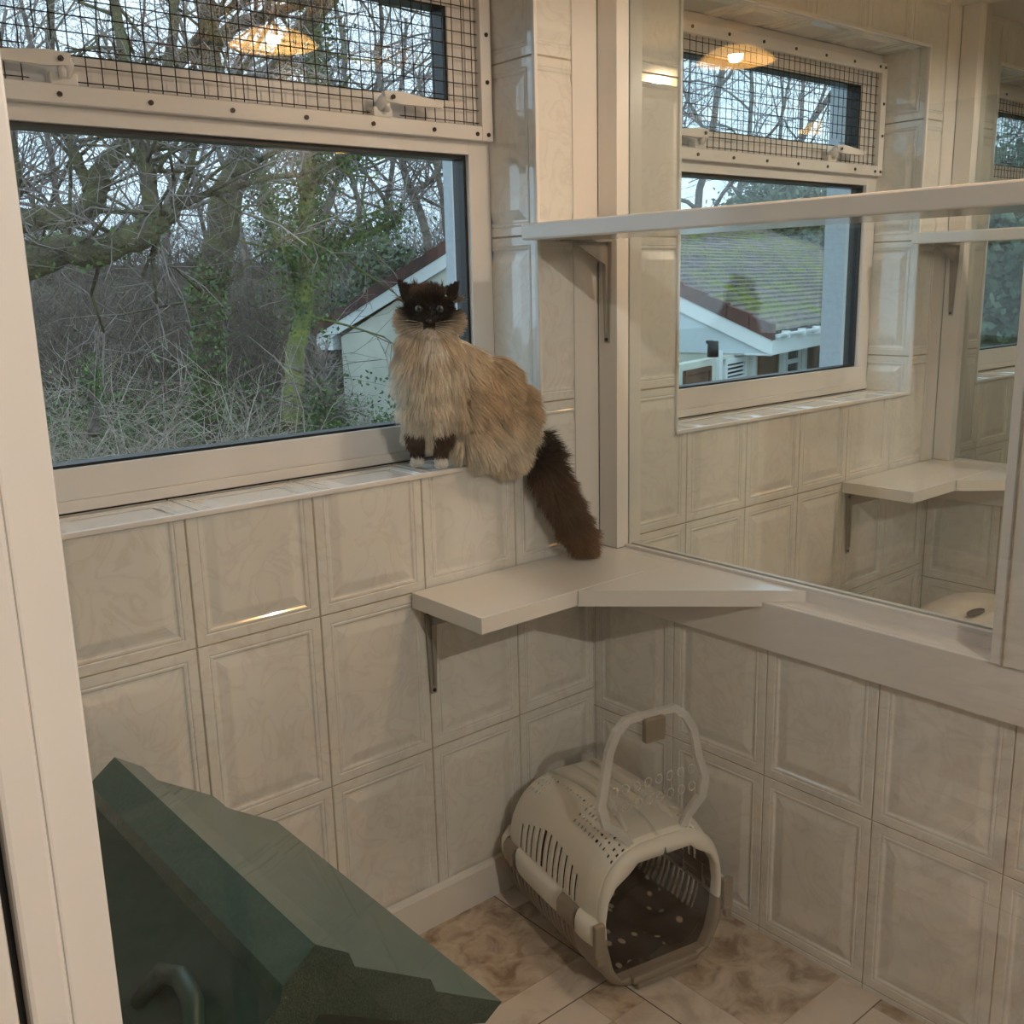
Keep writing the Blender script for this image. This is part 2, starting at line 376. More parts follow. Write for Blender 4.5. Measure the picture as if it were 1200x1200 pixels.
GL = ['white-framed wire mesh guard screwed over the top of the window behind the cat',
      'white-framed wire mesh guard over the window seen through the glass partition',
      'wire mesh guard over the farthest window at the right edge']
def guard(h0, h1, label):
    g = thing('window_guard', label, 'window guard', ((h0+h1)/2, FY-.001, 1.700), group=None)
    x0, x1, zt = h0+.004-(h0+h1)/2, h1-.004-(h0+h1)/2, 2.034-1.700
    a = MB(); yb, yf = 0, -.019
    a.box(x0, yf, 0, x1-.0305, yb, .030, bev=.002); a.box(x0, yf, zt-.030, x1-.0305, yb, zt, bev=.002)
    a.box(x1-.030, yf, 0, x1, yb, zt, bev=.002); a.box(x0, yf, .0305, x0+.030, yb, zt-.0305, bev=.002)
    a.build('guard_frame', M_PVC, g)
    a = MB(); sp = .0254; n = int((x1-x0)/sp)
    hx = (h1-.29-(h0+h1)/2, h0+.235-(h0+h1)/2)
    for k in range(n+1):
        x = x0+.018+k*sp
        if x > x1-.02: break
        cut = hx[0]-.01 < x < hx[0]+.045 or hx[1]-.045 < x < hx[1]+.01
        a.tube([(x, -.008, .02 if not cut else .098), (x, -.008, zt-.02)], .0011, 5)
    z = .012
    while z < zt-.01:
        if .026 < z < .09:
            for u0, u1 in ((x0+.02, hx[1]-.05), (hx[1]+.012, hx[0]-.012), (hx[0]+.05, x1-.02)): a.tube([(u0, -.0062, z), (u1, -.0062, z)], .0011, 5)
        else: a.tube([(x0+.02, -.0062, z), (x1-.02, -.0062, z)], .0011, 5)
        z += sp
    a.build('wire_mesh', M_WIRE, g)
    sc = [(x1-.045, .013), (x1-.014, .013), (x1-.045, zt-.013), (x1-.014, zt-.013), (x1-.014, .12), (x1-.014, .215)]
    k = x1-.16
    while k > x0+.02: sc += [(k, .014), (k-.03, zt-.014)]; k -= .15
    first = None
    for sx_, sz_ in sc:
        if first is None:
            a = MB(); a.cyl((0, 0, 0), .0045, .003, 'y', 10); first = a.build('screw', M_SCREW, g); o = first
        else:
            o = first.copy(); COL.objects.link(o); o.parent = g
        o.location = (sx_, -.0200, sz_)
    return g
for (x0, x1, h0, h1, gu), lb in zip(pens, GL): guard(h0, h1, lb)

# ------------------------------------------------------------------ shelves
def bracket(parent, x, y, z, dirx, diry, drop, arm, name='bracket'):
    """tapered pressed bracket: wall leg going down from (x,y,z), arm in direction (dirx,diry)"""
    d = Vector((dirx, diry, 0)); n = Vector((-diry, dirx, 0)); o = Vector((x, y, z)); a = MB()
    def pt(s, t, q): return o+n*s+Vector((0, 0, -t))+d*q
    w0, w1, th = .016, .007, .003
    a.prism([pt(-w0, 0, 0), pt(w0, 0, 0), pt(w1, drop, 0), pt(-w1, drop, 0)], d*th)
    a.prism([pt(-w0, 0, .0), pt(w0, 0, .0), pt(w1, 0, arm), pt(-w1, 0, arm)], (0, 0, -th))
    # pressed rib
    a.prism([pt(-.004, .004, .003), pt(.004, .004, .003), pt(.0025, drop*.9, .003), pt(-.0025, drop*.9, .003)], d*.006)
    a.prism([pt(-.0035, .003, .004), pt(-.0035, .003, arm*.75), pt(-.0035, drop*.75*.3, .010), pt(-.0035, drop*.6, .004)], n*.007)
    b = a.build(name, M_GREYMET, parent)
    for s, t in ((-.009, .018), (0, drop-.008)):
        a = MB(); c = pt(s, t, th); a.tube([c, c+d*.0025], .0042, 10); a.build('screw', M_SCREW, b)
    return b
ST = .034
def corner_shelf(ox, label):
    t = thing('corner_shelf', label, 'shelf', (ox, 0, .781-ST), group='white corner shelves')
    a = MB(); a.box(-.53, -.235, 0, .0185, -.0045, ST, bev=.0014); a.box(.0185, -.235, ST-.0001-.023, .0440, -.066, ST-.0001)
    a.build('shelf_board', M_SHELF, t)
    a = MB(); e = .0012
    P = [(-.28+e, -.2380), (.0440, -.2380), (.0440, -.562), (.0, -.562)]
    # corner piece with its slanting front edge; it sits on the ledge where it overlaps it
    top = [(-.278, -.2380), (.0440, -.2380), (.0440, -.562), (-.014-.0005, -.535)]
    a.prism([(-.278, -.2380, 0), (-.0152, -.2380, 0), (-.0152, -.500, 0)][::-1], (0, 0, ST))
    a.prism([(-.0152, -.2380, .0105), (.0440, -.2380, .0105), (.0440, -.562, .0105), (-.0152, -.500, .0105)][::-1], (0, 0, ST-.0105))
    a.build('corner_board', M_SHELF, t)
    bracket(t, -.485, -.0045, -.0005, 0, -1, .20, .16)
    return t
s1 = corner_shelf(0, 'white corner shelf under the cat tail, in front of the first tiled wall')
s2 = corner_shelf(PER, 'white corner shelf with angled piece seen through the glass, in the second pen')
def long_shelf(ox, label):
    t = thing('wall_shelf', label, 'shelf', (ox, 0, 1.485), group='long white shelves along the glass partitions')
    a = MB(); a.box(-.21, -1.085, 0, -.021, -.0045, .034, bev=.004) if False else a.box(-.21, -1.085, 0, -.0205, -.0045, .034, bev=.004); a.build('shelf_board', M_SHELF, t)
    bracket(t, .0200, -.033, -.0005, -1, 0, .225, .15)
    return t
l1 = long_shelf(0, 'long white shelf crossing in front of the glass partition, upper right')
l2 = long_shelf(PER, 'shorter-looking long white shelf behind the glass, in the second pen')

# ------------------------------------------------------------------ pen door (its frame stands close on the left)
d = thing('door_1', kind='structure', loc=(-1.526, FRONT, 0))
a = MB(); a.box(-.0085, -.030, .06, .018, .012, 2.04, bev=.002); a.build('glazing_bead', M_PVC2, d)
a = MB(); a.box(-.0300, -.034, .03, -.009, .016, 2.07, bev=.003); a.box(-.0300, -.034, .03, 1.50, .016, .10, bev=.003); a.box(-.0300, -.034, 2.06, 1.50, .016, 2.13, bev=.003)
a.build('door_frame', M_PVC2, d)
a = MB(); a.box(-.0362, -.022, .03, -.0302, .0, 2.07); a.build('gap_shade_strip', M_GASK, d)  # dark strip added so the gap beside the frame reads as deep shade
a = MB(); a.box(.019, -.010, .101, 1.505, -.004, 2.059); a.build('glass_pane', M_DGLASS, d)
f = MB(); f.box(-1.64, FRONT-.04, 0, -1.5625, FRONT+.03, CEIL-.001, bev=.003); f.build('trim_%d' % tn, M_PVC2, kind='structure'); tn += 1
f = MB(); f.box(-1.5615, FRONT-.03, 2.135, -.021, FRONT+.02, CEIL-.001); f.build('trim_%d' % tn, M_PVC2, kind='structure'); tn += 1

t = thing('wall_shelf', 'white board shelf on the corridor side behind the viewer, mirrored in the door glass', 'shelf', (-1.30, -2.19, .716))
a = MB(); a.box(-.40, -.12, 0, .38, .12, .034, bev=.002); a.build('shelf_board', M_SHELF, t)
a = MB(); a.box(-.36, -.02, -.716, -.33, .02, -.0005); a.build('leg', M_PVC, t); a = MB(); a.box(.31, -.02, -.716, .34, .02, -.0005); a.build('leg', M_PVC, t)

# ------------------------------------------------------------------ cat carrier
M_CREAM = mat('cream_plastic', (.80, .77, .69), .38, var=.03, scale=8, bump=.05, bscale=400)
M_TAUPE = mat('taupe_plastic', (.27, .225, .175), .42, var=.05, scale=8, bump=.05, bscale=400)
M_INNER = mat('shaded_inside', (.045, .036, .03), .6, var=.2)  # inside of the carrier shells coloured dark to stand for interior shade
M_CLEAR = glass_mat('clear_plastic', (.93, .93, .92), f0=.09, rough=.12, scale=1.5)
M_CLEARRIM = mat('frosted_rim', (.80, .79, .76), .25, var=.02)
_n = M_CLEARRIM.node_tree; _b = _n.nodes['Principled BSDF']; _b.inputs['Alpha'].default_value = .42
M_SLATE = mat('slate_insert', (.06, .07, .085), .5)
def carrier():
    t = thing('cat_carrier', 'cream and taupe plastic cat carrier with open front on the marble floor', 'cat carrier', (-.220, -.252, 0), math.radians(-12)); t.scale = (1.10, 1.0, 1.12)
    L = .40                                   # from y=-.2 (front, open) to y=+.2 (back)
    def sec(y):
        """half widths and top height of the shell at y (front is negative)"""
        s = (y+.2)/L
        top = .272+.026*math.sin(PI*min(1, .18+.75*s))-.10*max(0, (s-.80)/.20)**2.2-.012*max(0, (.10-s)/.10)
        a = .150-.030*max(0, (s-.82)/.18)**2-.004*max(0, (.08-s)/.08)
        return a, top
    SEAM = .128
    def pt(y, q, off=0):
        """q in 0..1 runs from the bottom centre around the right to the top centre"""
        a, top = sec(y); s = (y+.2)/L
        ab = a*.84                              # base narrower than the seam
        # lower half: q 0..0.45, upper 0.45..1
        if q < .45:
            r = q/.45; ang = r*PI/2; e = .42
            x = (ab+(a-ab)*max(0, r-.35)/.65)*(math.sin(ang)**e); z = SEAM*(1-(math.cos(ang)**.55))
            if r < .02: x = ab*(r/.02)*math.sin(.02*PI/2)**e
        else:
            r = (q-.45)/.55; ang = r*PI/2
            x = (a-.008)*(math.cos(ang)**.62) if ang < PI/2-1e-6 else 0; z = SEAM+(top-SEAM)*(math.sin(ang)**.80)
        return x+off*(1 if x > 0 else 0), z
    NY = 100; NQ = 84
    ys = [-.2+L*j/NY for j in range(NY+1)]
    def front_y(q):
        # the mouth leans back a little at the top
        return 0
    def hole(y, q, sgn):
        x, z = pt(y, q); s = y+.2
        # side slots, upper shell, seen as a fan of slanted slots
        if .142 < z < .235 and q > .45:
            k = (s-.075)/.0225; kk = round(k); c = k
            if 0 <= kk <= 10:
                mid = kk/10; hi = .175+.055*math.sin(PI*(.18+.64*mid)); lo = .150+.004*math.sin(PI*mid)
                if lo < z < hi and abs(k-kk)*.0225 < .0041: return True
        # lower slots
        if .035 < z < .098 and q < .45 and .07 < s < .36:
            k = (s-.07)/.0175; kk = round(k)
            if abs(k-kk)*.0175 < .0042: return True
        # perforations on the shoulders
        if q > .45 and .245 < z and abs(x) > .062:
            k = (s-.06)/.0135; kk = round(k); r = (abs(x)-.064)/.0125; rr = round(r)
            if abs(k-kk)*.0135 < .0022 and abs(r-rr)*.0125 < .0024 and rr <= 3 and not (6 < kk < 17 and rr > 0): return True
        return False
    def shell(name, q0, q1, m1):
        vs = []; fs = []; n = int(NQ*(q1-q0)*2)+1
        qs = [q0+(q1-q0)*i/n for i in range(n+1)]
        for sg in (1, -1):
            b = len(vs)
            for y in ys:
                for q in qs:
                    x, z = pt(y, q); vs.append((sg*x, y, z+.002))
            w_ = n+1
            for j in range(NY):
                for i in range(n):
                    if hole((ys[j]+ys[j+1])/2, (qs[i]+qs[i+1])/2, sg): continue
                    f_ = (b+j*w_+i, b+j*w_+i+1, b+(j+1)*w_+i+1, b+(j+1)*w_+i)
                    fs.append(f_ if sg < 0 else f_[::-1])
        # rounded back wall
        a = MB(); a.add(vs, fs, 0, True)
        for sg in (1, -1):
            rim = [Vector((sg*pt(.2, q)[0], .2, pt(.2, q)[1]+.002)) for q in qs]
            c = Vector((0, .232, .12)); lay = [rim]
            for k in range(1, 7):
                f_ = math.sin(k/6*PI/2); g_ = math.cos(k/6*PI/2)
                lay.append([Vector((p.x*max(g_, .0)**.55, .2+.030*f_, (SEAM if q1 > .5 else SEAM)+(p.z-SEAM)*max(g_, 0)**.55)) for p in rim])
            vv = [p for l in lay for p in l]; w_ = len(rim)
            ff = [(k*w_+i, k*w_+i+1, (k+1)*w_+i+1, (k+1)*w_+i) for k in range(6) for i in range(w_-1)]
            a.add(vv, [f_ if sg < 0 else f_[::-1] for f_ in ff], 0, True)
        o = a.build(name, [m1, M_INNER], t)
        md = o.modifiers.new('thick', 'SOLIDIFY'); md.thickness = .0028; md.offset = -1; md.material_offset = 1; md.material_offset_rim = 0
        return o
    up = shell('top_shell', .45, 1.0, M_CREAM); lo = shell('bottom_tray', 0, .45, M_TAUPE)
    # mouth frame: closed ring from the shell edge inwards to the door opening
    def ring(q0, q1, mtl, name, n=40):
        a = MB(); 
        for sg in (1, -1):
            rows = []
            for i in range(n+1):
                q = q0+(q1-q0)*i/n; x, z = pt(-.2, q)
                # opening outline (octagon with a notch at the top)
                oz = max(.024, z*.93)
                oz = min(oz, .249); ox_ = float(np.interp(oz, [.02, .05, .10, .15, .19, .215, .232, .249], [.092, .110, .122, .126, .120, .104, .076, .056]))
                ox_ = min(ox_, x*.93)
                ox_ = min(ox_, x) if q > .05 else ox_*q/.05*.98
                fy = -.2
                rows.append([(sg*x, fy, z+.002), (sg*x*1.012, fy-.010, .13+(z-.13)*1.012+.002), (sg*(x*.55+ox_*.45), fy-.020, (z*.6+oz*.4)+.002), (sg*(ox_+.004), fy-.021, oz+.002), (sg*ox_, fy-.014, oz+.002), (sg*ox_, fy+.004, oz+.002)])
            w_ = 6; vv = [p for r in rows for p in r]
            ff = [(i*w_+k, i*w_+k+1, (i+1)*w_+k+1, (i+1)*w_+k) for i in range(n) for k in range(w_-1)]
            a.add(vv, [f_ if sg > 0 else f_[::-1] for f_ in ff], 0, True)
        return a.build(name, mtl, t)
    ring(.45, 1.0, M_CREAM, 'mouth_rim'); ring(.0, .45, M_TAUPE, 'mouth_rim')
    # side rails: cream bumpers with taupe clasps
    for sg in (1, -1):
        for (y0, y1, mtl, nm, ww) in ((-.214, -.150, M_CREAM, 'side_rail', .020), (-.149, -.086, M_TAUPE, 'clasp', .016), (-.085, .105, M_CREAM, 'side_rail', .017), (.106, .160, M_TAUPE, 'clasp', .016), (.161, .205, M_CREAM, 'side_rail', .020)):
            a = MB(); n = 9; rows = []
            for i in range(n):
                y = y0+(y1-y0)*i/(n-1); k = math.sin(PI*min(max(i/(n-1), .0), 1))**.35 if mtl is M_CREAM else 1
                x = pt(max(-.2, min(.2, y)), .45)[0]; e = ww*(.55+.45*k); h = .024 if mtl is M_CREAM else .022
                pr_ = [(-.004, -h), (e*.6, -h*.95), (e, -h*.5), (e*1.04, 0), (e, h*.55), (e*.55, h*.98), (-.004, h*1.05)]
                rows.append([(sg*(x+p), y, SEAM+.002+q) for p, q in pr_])
            w_ = 7; vv = [p for r in rows for p in r]
            ff = [(i*w_+k, i*w_+k+1, (i+1)*w_+k+1, (i+1)*w_+k) for i in range(n-1) for k in range(w_-1)]+[tuple(range(w_)), tuple((n-1)*w_+k for k in range(w_))[::-1]]
            a.add(vv, [f_ if sg < 0 else f_[::-1] for f_ in ff], 0, True); a.build(nm, mtl, t)
        # front latch
        a = MB(); x = .146
        a.box(sg*(x-.012), -.229, .095, sg*(x+.010), -.216, .158, bev=.003); a.box(sg*(x-.009), -.231, .080, sg*(x+.007), -.218, .102, bev=.003)
        a.build('latch', M_TAUPE, t)
    # sill lip of the mouth
    a = MB(); a.box(-.075, -.232, .016, .075, -.214, .030, bev=.004); a.box(-.068, -.236, .008, .068, -.226, .018, bev=.003); a.build('lip', M_TAUPE, t)
    # carrying handle moulding along the top: two ridges and a dark slot
    a = MB()
    for sg in (1, -1):
        P = []
        for i in range(13):
            y = -.17+.30*i/12; k = math.sin(PI*i/12); P.append((sg*(.052-.018*k), y, sec(y)[1]-.0005+.007*k))
        a.tube(P, [.004+.007*math.sin(PI*i/12) for i in range(13)], 8)
    a.build('handle', M_CREAM, t)
    a = MB(); n = 16; c = Vector((-.070, -.06, .287))
    a.add([(c.x+.014*math.cos(2*PI*i/n), c.y+.040*math.sin(2*PI*i/n), c.z-.006+(-.10)*(.014*math.cos(2*PI*i/n))*-5+.0015) for i in range(n)], [tuple(range(n))])
    a.build('storage_slot', M_SLATE, t)
    # dark speckled fleece inside
    a = MB(); nx, ny = 18, 26; vs = []
    for j in range(ny+1):
        for i in range(nx+1):
            x = -.118+.236*i/nx; y = -.19+.385*j/ny; ed = max(0, abs(x)/.118-.6)/.4
            z = .030+.022*noise.noise(Vector((x*16, y*16, 1)))+.06*ed**2*(.5+.5*noise.noise(Vector((y*9, 2, 0))))+.03*max(0, (j/ny-.7))/.3
            vs.append((x, y, max(z, .012)))
    fs = [(j*(nx+1)+i, j*(nx+1)+i+1, (j+1)*(nx+1)+i+1, (j+1)*(nx+1)+i) for j in range(ny) for i in range(nx)]
    a.add(vs, fs, 0, True)
    mb_ = bpy.data.materials.new('speckled_fleece'); mb_.use_nodes = True; nn = mb_.node_tree; bb = nn.nodes['Principled BSDF']; bb.inputs['Roughness'].default_value = .95; bb.inputs['Specular IOR Level'].default_value = .1
    tc = nn.nodes.new('ShaderNodeTexCoord'); mp = nn.nodes.new('ShaderNodeMapping'); mp.inputs['Scale'].default_value = (1, .6, 1); vo = nn.nodes.new('ShaderNodeTexVoronoi'); vo.inputs['Scale'].default_value = 36; vo.inputs['Randomness'].default_value = 1
    rr = nn.nodes.new('ShaderNodeValToRGB'); rr.color_ramp.elements[0].position = .20; rr.color_ramp.elements[0].color = (.33, .27, .20, 1); rr.color_ramp.elements[1].position = .27; rr.color_ramp.elements[1].color = (.006, .005, .005, 1)
    nn.links.new(tc.outputs['Object'], mp.inputs[0]); nn.links.new(mp.outputs[0], vo.inputs['Vector']); nn.links.new(vo.outputs['Distance'], rr.inputs['Fac']); nn.links.new(rr.outputs['Color'], bb.inputs['Base Color'])
    bl = a.build('blanket', mb_)
    bl.scale = (1.08, .97, 1.1); bl.location = (-.220, -.252, 0); bl.rotation_euler = (0, 0, math.radians(-12))
    tag(bl, 'black fleece blanket with pale spots lying inside the open cat carrier', 'blanket')
    # door: clear flap raised on its hinge above the mouth
    def dp(u, v, off=0):      # u across, v up along the door, leaning back
        lean = .10
        return Vector((u*1.02, -.190+v*lean+off, .262+v*1.10))
    O = [(-.060, .0), (-.075, .022), (-.112, .050), (-.122, .085), (-.112, .125), (-.098, .175), (-.080, .205), (-.055, .222), (.055, .222), (.080, .205), (.098, .175), (.108, .125), (.122, .085), (.112, .050), (.075, .022), (.060, .0)]
    a = MB(); pts = [dp(u, v) for u, v in O]; 
    inner = [dp(u*.86, .012+(v-.0)*.90) for u, v in O]
    a.poly([dp(u*.88, .014+v*.88) for u, v in O])
    dr = a.build('door', M_CLEAR, t)
    a = MB(); k = len(O)
    q = [dp(u, v, -.006) for u, v in O]+[dp(u*.86, .012+v*.90, -.006) for u, v in O]+[dp(u*.86, .012+v*.90, .006) for u, v in O]+[dp(u, v, .006) for u, v in O]
    ff = []
    for i in range(k-1):
        for r in range(4):
            ff.append((r*k+i, r*k+i+1, ((r+1) % 4)*k+i+1, ((r+1) % 4)*k+i))
    a.add(q, ff); a.build('door_rim', M_CLEARRIM, dr)
    a = MB(); c0 = dp(-.014, .178, -.009)
    a.box(-.022, c0.y-.006, c0.z-.004, .022, c0.y+.010, c0.z+.040, bev=.003); lt = a.build('door_latch', M_TAUPE, dr)
    a = MB()
    for r in range(2):
        for i in range(8):
            u, v = -.085+.024*i, .105-.030*r; n = 12
            P = [dp(u+.0075*math.cos(2*PI*j/n), v+.0075*math.sin(2*PI*j/n), -.001) for j in range(n+1)]
            a.tube(P, .0011, 5, cap=False)
    a.build('vent_rings', M_CLEARRIM, dr)
    return t
carrier()

# ------------------------------------------------------------------ green cat house with a shingled plastic roof
M_GREEN = mat('green_plastic', (.034, .105, .090), .24, var=.18, scale=160, bump=.15, bscale=500, coat=.5)
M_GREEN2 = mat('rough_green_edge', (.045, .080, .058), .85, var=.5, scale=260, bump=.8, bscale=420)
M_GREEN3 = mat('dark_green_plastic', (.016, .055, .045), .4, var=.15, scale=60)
def cathouse():
    rx, rz_, y0, y1 = -1.214, .716, -.80, -.20
    t = thing('cat_house', 'dark green plastic cat house with stepped shingle roof in the lower left corner', 'cat house', (rx, (y0+y1)/2, 0))
    L = y1-y0; h = L/2
    # outline of one half of the stepped roof (distance from ridge, height)
    prof = [(0, .0), (.040, -.030), (.046, -.050), (.146, -.118), (.153, -.138), (.253, -.206)]
    low = [(.225, -.222), (.172, -.196), (.0, -.085)]
    a = MB()
    out = [(x, z) for x, z in prof]+low[:2]; 
    full = [(x, rz_+z) for x, z in prof]+[(x, rz_+z) for x, z in low]+[(-x, rz_+z) for x, z in low[:2][::-1]]+[(-x, rz_+z) for x, z in prof[::-1][:-1]]
    n = len(full); vs = [(x, -h, z) for x, z in full]+[(x, h, z) for x, z in full]
    # caps as convex pieces
    k = len(prof)
    def cap(yy, rev):
        P = [(x, yy, rz_+z) for x, z in prof]; Lw = [(x, yy, rz_+z) for x, z in low]
        for sg in (1, -1):
            S = lambda p: (sg*p[0], p[1], p[2])
            polys = [[P[0], P[1], P[2], Lw[2]], [P[2], P[3], Lw[1], Lw[2]], [P[3], P[4], Lw[1]], [P[4], P[5], Lw[0], Lw[1]]]
            for q in polys:
                q = [S(p) for p in q]; a.poly(q if (rev ^ (sg < 0)) else q[::-1], 1)
    cap(-h, False); cap(h, True)
    for i in range(n):
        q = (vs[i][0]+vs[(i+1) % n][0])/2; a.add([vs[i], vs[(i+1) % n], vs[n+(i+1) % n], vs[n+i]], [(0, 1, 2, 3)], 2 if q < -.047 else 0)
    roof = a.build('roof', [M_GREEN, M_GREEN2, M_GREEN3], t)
    bv = roof.modifiers.new('round', 'BEVEL'); bv.width = .0022; bv.segments = 2; bv.limit_method = 'ANGLE'; bv.angle_limit = .5
    # body
    a = MB(); bw, bz = .185, .52
    yf, yb = -h+.045, h-.045
    A = [(-bw, 0), (bw, 0), (bw, bz), (0, .645), (-bw, bz)]
    n = 14; arch = [(-.10, .06), (.10, .06)]+[(.10*math.cos(PI*i/n), .40+.115*math.sin(PI*i/n)) for i in range(n+1)]
    # front gable with arched doorway: strips between outline and arch
    outline = [(-bw, 0), (bw, 0)]+[( (bw if c > .35 else (-bw if c < -.35 else c/.35*bw)), (.52 if abs(c) > .35 else .645-.125*abs(c)/.35) ) for c in [math.cos(PI*i/n) for i in range(n+1)]]
    k = len(arch)
    vs = [(x, yf, z) for x, z in outline]+[(x, yf, z) for x, z in arch]+[(x, yf+.018, z) for x, z in arch]
    fs = [(i, (i+1) % k, k+(i+1) % k, k+i) for i in range(k)]+[(k+i, k+(i+1) % k, 2*k+(i+1) % k, 2*k+i) for i in range(k)]
    a.add(vs, fs)
    a.poly([(x, yb, z) for x, z in A]); a.box(-bw, yf, 0, -bw+.012, yb, bz); a.box(bw-.012, yf, 0, bw, yb, bz); a.box(-bw, yf, 0, bw, yb, .02)
    a.build('body', M_GREEN3, t)
    # moulded grip on the far slope of the roof
    sl = lambda x, y, e=0: (x, y, rz_-.046-.735*(abs(x)-.046)+e)
    a = MB(); P = [sl(-.155, -h+.02, .004), sl(-.125, -h+.045, .020), sl(-.105, -h+.085, .024), sl(-.100, -h+.13, .024), sl(-.108, -h+.165, .020), sl(-.135, -h+.18, .004)]
    a.tube(P, [.010, .012, .012, .012, .012, .010], 10); a.build('grip', M_GREEN3, t)
    return t
cathouse()

# ------------------------------------------------------------------ litter box in the next pen
M_LIT = mat('off_white_plastic', (.72, .69, .64), .3, var=.03, scale=6)
def litter():
    t = thing('litter_box', 'white hooded litter box with domed lid in the second pen, seen over the ledge', 'litter box', (1.285, -.435, 0))
    a = MB(); NZ = 18; NA = 48; rows = []
    prof = [(1, .0), (1.0, .20), (1.03, .205), (1.03, .22), (.99, .225), (.97, .30), (.93, .355), (.86, .392), (.74, .413), (.60, .424), (.42, .429), (.22, .431), (.0, .432)]
    bm = []
    def sup(r, ang, e=.62): c, s = math.cos(ang), math.sin(ang); return (r*.20*math.copysign(abs(c)**e, c), r*.27*math.copysign(abs(s)**e, s))
    def ringset(ps): 
        vs = []; 
        for r, z in ps:
            for j in range(NA):
                x, y = sup(r, 2*PI*j/NA); d = 0
                # scooped hollow for the handle
                q = math.hypot((x+.08)/.085, (y-.07)/.050); 
                if z > .38 and q < 1.3: d = -.016*max(0, 1-(q/1.3)**2)
                vs.append((x, y, z+d))
        return vs, [(i*NA+j, i*NA+(j+1) % NA, (i+1)*NA+(j+1) % NA, (i+1)*NA+j) for i in range(len(ps)-1) for j in range(NA)]
    vs, fs = ringset(prof[:2]); a.add(vs, fs, 0, True); a.build('tray', M_LIT, t)
    fine = prof[2:9]+[(.66, .4205), (.60, .424), (.53, .4265), (.46, .428), (.39, .4292), (.32, .430), (.25, .4305), (.18, .431), (.11, .4315), (.05, .432), (0.001, .432)]
    a = MB(); vs, fs = ringset(fine); a.add(vs, fs, 0, True); hood = a.build('hood', M_LIT, t)
    a = MB(); n = 20; P = [(-.080+.046*math.cos(2*PI*i/n), .055+.017*math.sin(2*PI*i/n)) for i in range(n)]
    a.prism([(x, y, .4200) for x, y in P], (0, 0, .0022)); a.build('handle_slot', mat('slot_shadow_plastic', (.10, .09, .085), .6), hood)
    return t
litter()

# ------------------------------------------------------------------ ceiling lamps
M_BRASS = mat('brass', (.55, .38, .16), .3, metal=1)
def emis(name, col, st):
    mt = bpy.data.materials.new(name); mt.use_nodes = True; b = mt.node_tree.nodes['Principled BSDF']; b.inputs['Base Color'].default_value = (*col, 1)
    b.inputs['Emission Color'].default_value = (*col, 1); b.inputs['Emission Strength'].default_value = st; return mt
M_SHADE = emis('amber_shade', (1, .55, .16), 7)
LL = ['amber glass ceiling lamp inside the first pen', 'amber glass ceiling lamp inside the second pen', 'amber glass ceiling lamp inside the third pen',
      'added fill lamp with amber shade over the unseen corridor behind the viewer, left one', 'added fill lamp with amber shade over the unseen corridor, right one']
for ((lx, ly), pw), lb in zip(LAMPS, LL):
    t = thing('ceiling_lamp', lb, 'lamp', (lx, ly, CEIL))
    a = MB(); a.cyl((0, 0, -.013), .10, .024, n=32); a.tube([(0, 0, -.02), (0, 0, -.075)], .012, 10); a.build('base', M_BRASS, t)
    a = MB(); vs = []; n = 28
    for r, z in ((.02, -.070), (.06, -.078), (.10, -.098), (.125, -.120)):
        for j in range(n): vs.append((r*math.cos(2*PI*j/n), r*math.sin(2*PI*j/n), z))
    a.add(vs, [(i*n+j, i*n+(j+1) % n, (i+1)*n+(j+1) % n, (i+1)*n+j) for i in range(3) for j in range(n)], 0, True); a.build('shade', M_SHADE, t)

# ------------------------------------------------------------------ outside: sloping wood floor
K = 1.8
fH = Vector((math.sin(YAW), math.cos(YAW), 0)); rH = Vector((math.cos(YAW), -math.sin(YAW), 0))
def ground_z(p):
    q = Vector(p)-CAM; d = q.dot(fH); l = q.dot(rH)
    z = -1.95+max(0, d-25)*.105*(1 if d < 75 else 0)+(5.25 if d >= 75 else 0)
    return z+.35*noise.noise(Vector((p[0]*.16, p[1]*.16, 0)))+.10*noise.noise(Vector((p[0]*.7, p[1]*.7, 3)))
def leaf_mat(name, c1, c2, rough=.55):
    mt = mat(name, c1, rough, col2=c2, scale=3.0, detail=6); return mt
M_GROUND = mat('leaf_litter', (.13, .115, .075), .95, col2=(.05, .07, .03), scale=1.3, detail=10, bump=.6, bscale=9)
M_BARK = mat('grey_brown_bark', (.21, .18, .15), .9, col2=(.09, .075, .062), scale=5, bump=1, bdist=.06, bscale=14, detail=8)
M_MOSS = mat('mossy_bark', (.105, .10, .045), .95, col2=(.070, .056, .045), scale=2.6, bdist=.08, bump=1, bscale=14, detail=8)
M_TWIG = mat('grey_twigs', (.30, .26, .235), .85, col2=(.16, .125, .11), scale=2)
M_TWIG2 = mat('far_purplish_twigs', (.28, .25, .26), .9, col2=(.18, .155, .165), scale=2)
M_BRAM = mat('pale_bramble_stems', (.52, .45, .38), .85, col2=(.24, .18, .14), scale=1.2)
M_IVY = leaf_mat('ivy_leaves', (.13, .21, .06), (.04, .085, .03))
M_EVER = leaf_mat('evergreen_leaves', (.13, .19, .11), (.06, .10, .06))
M_GRASS = leaf_mat('rough_grass', (.25, .26, .12), (.08, .14, .05), .9)
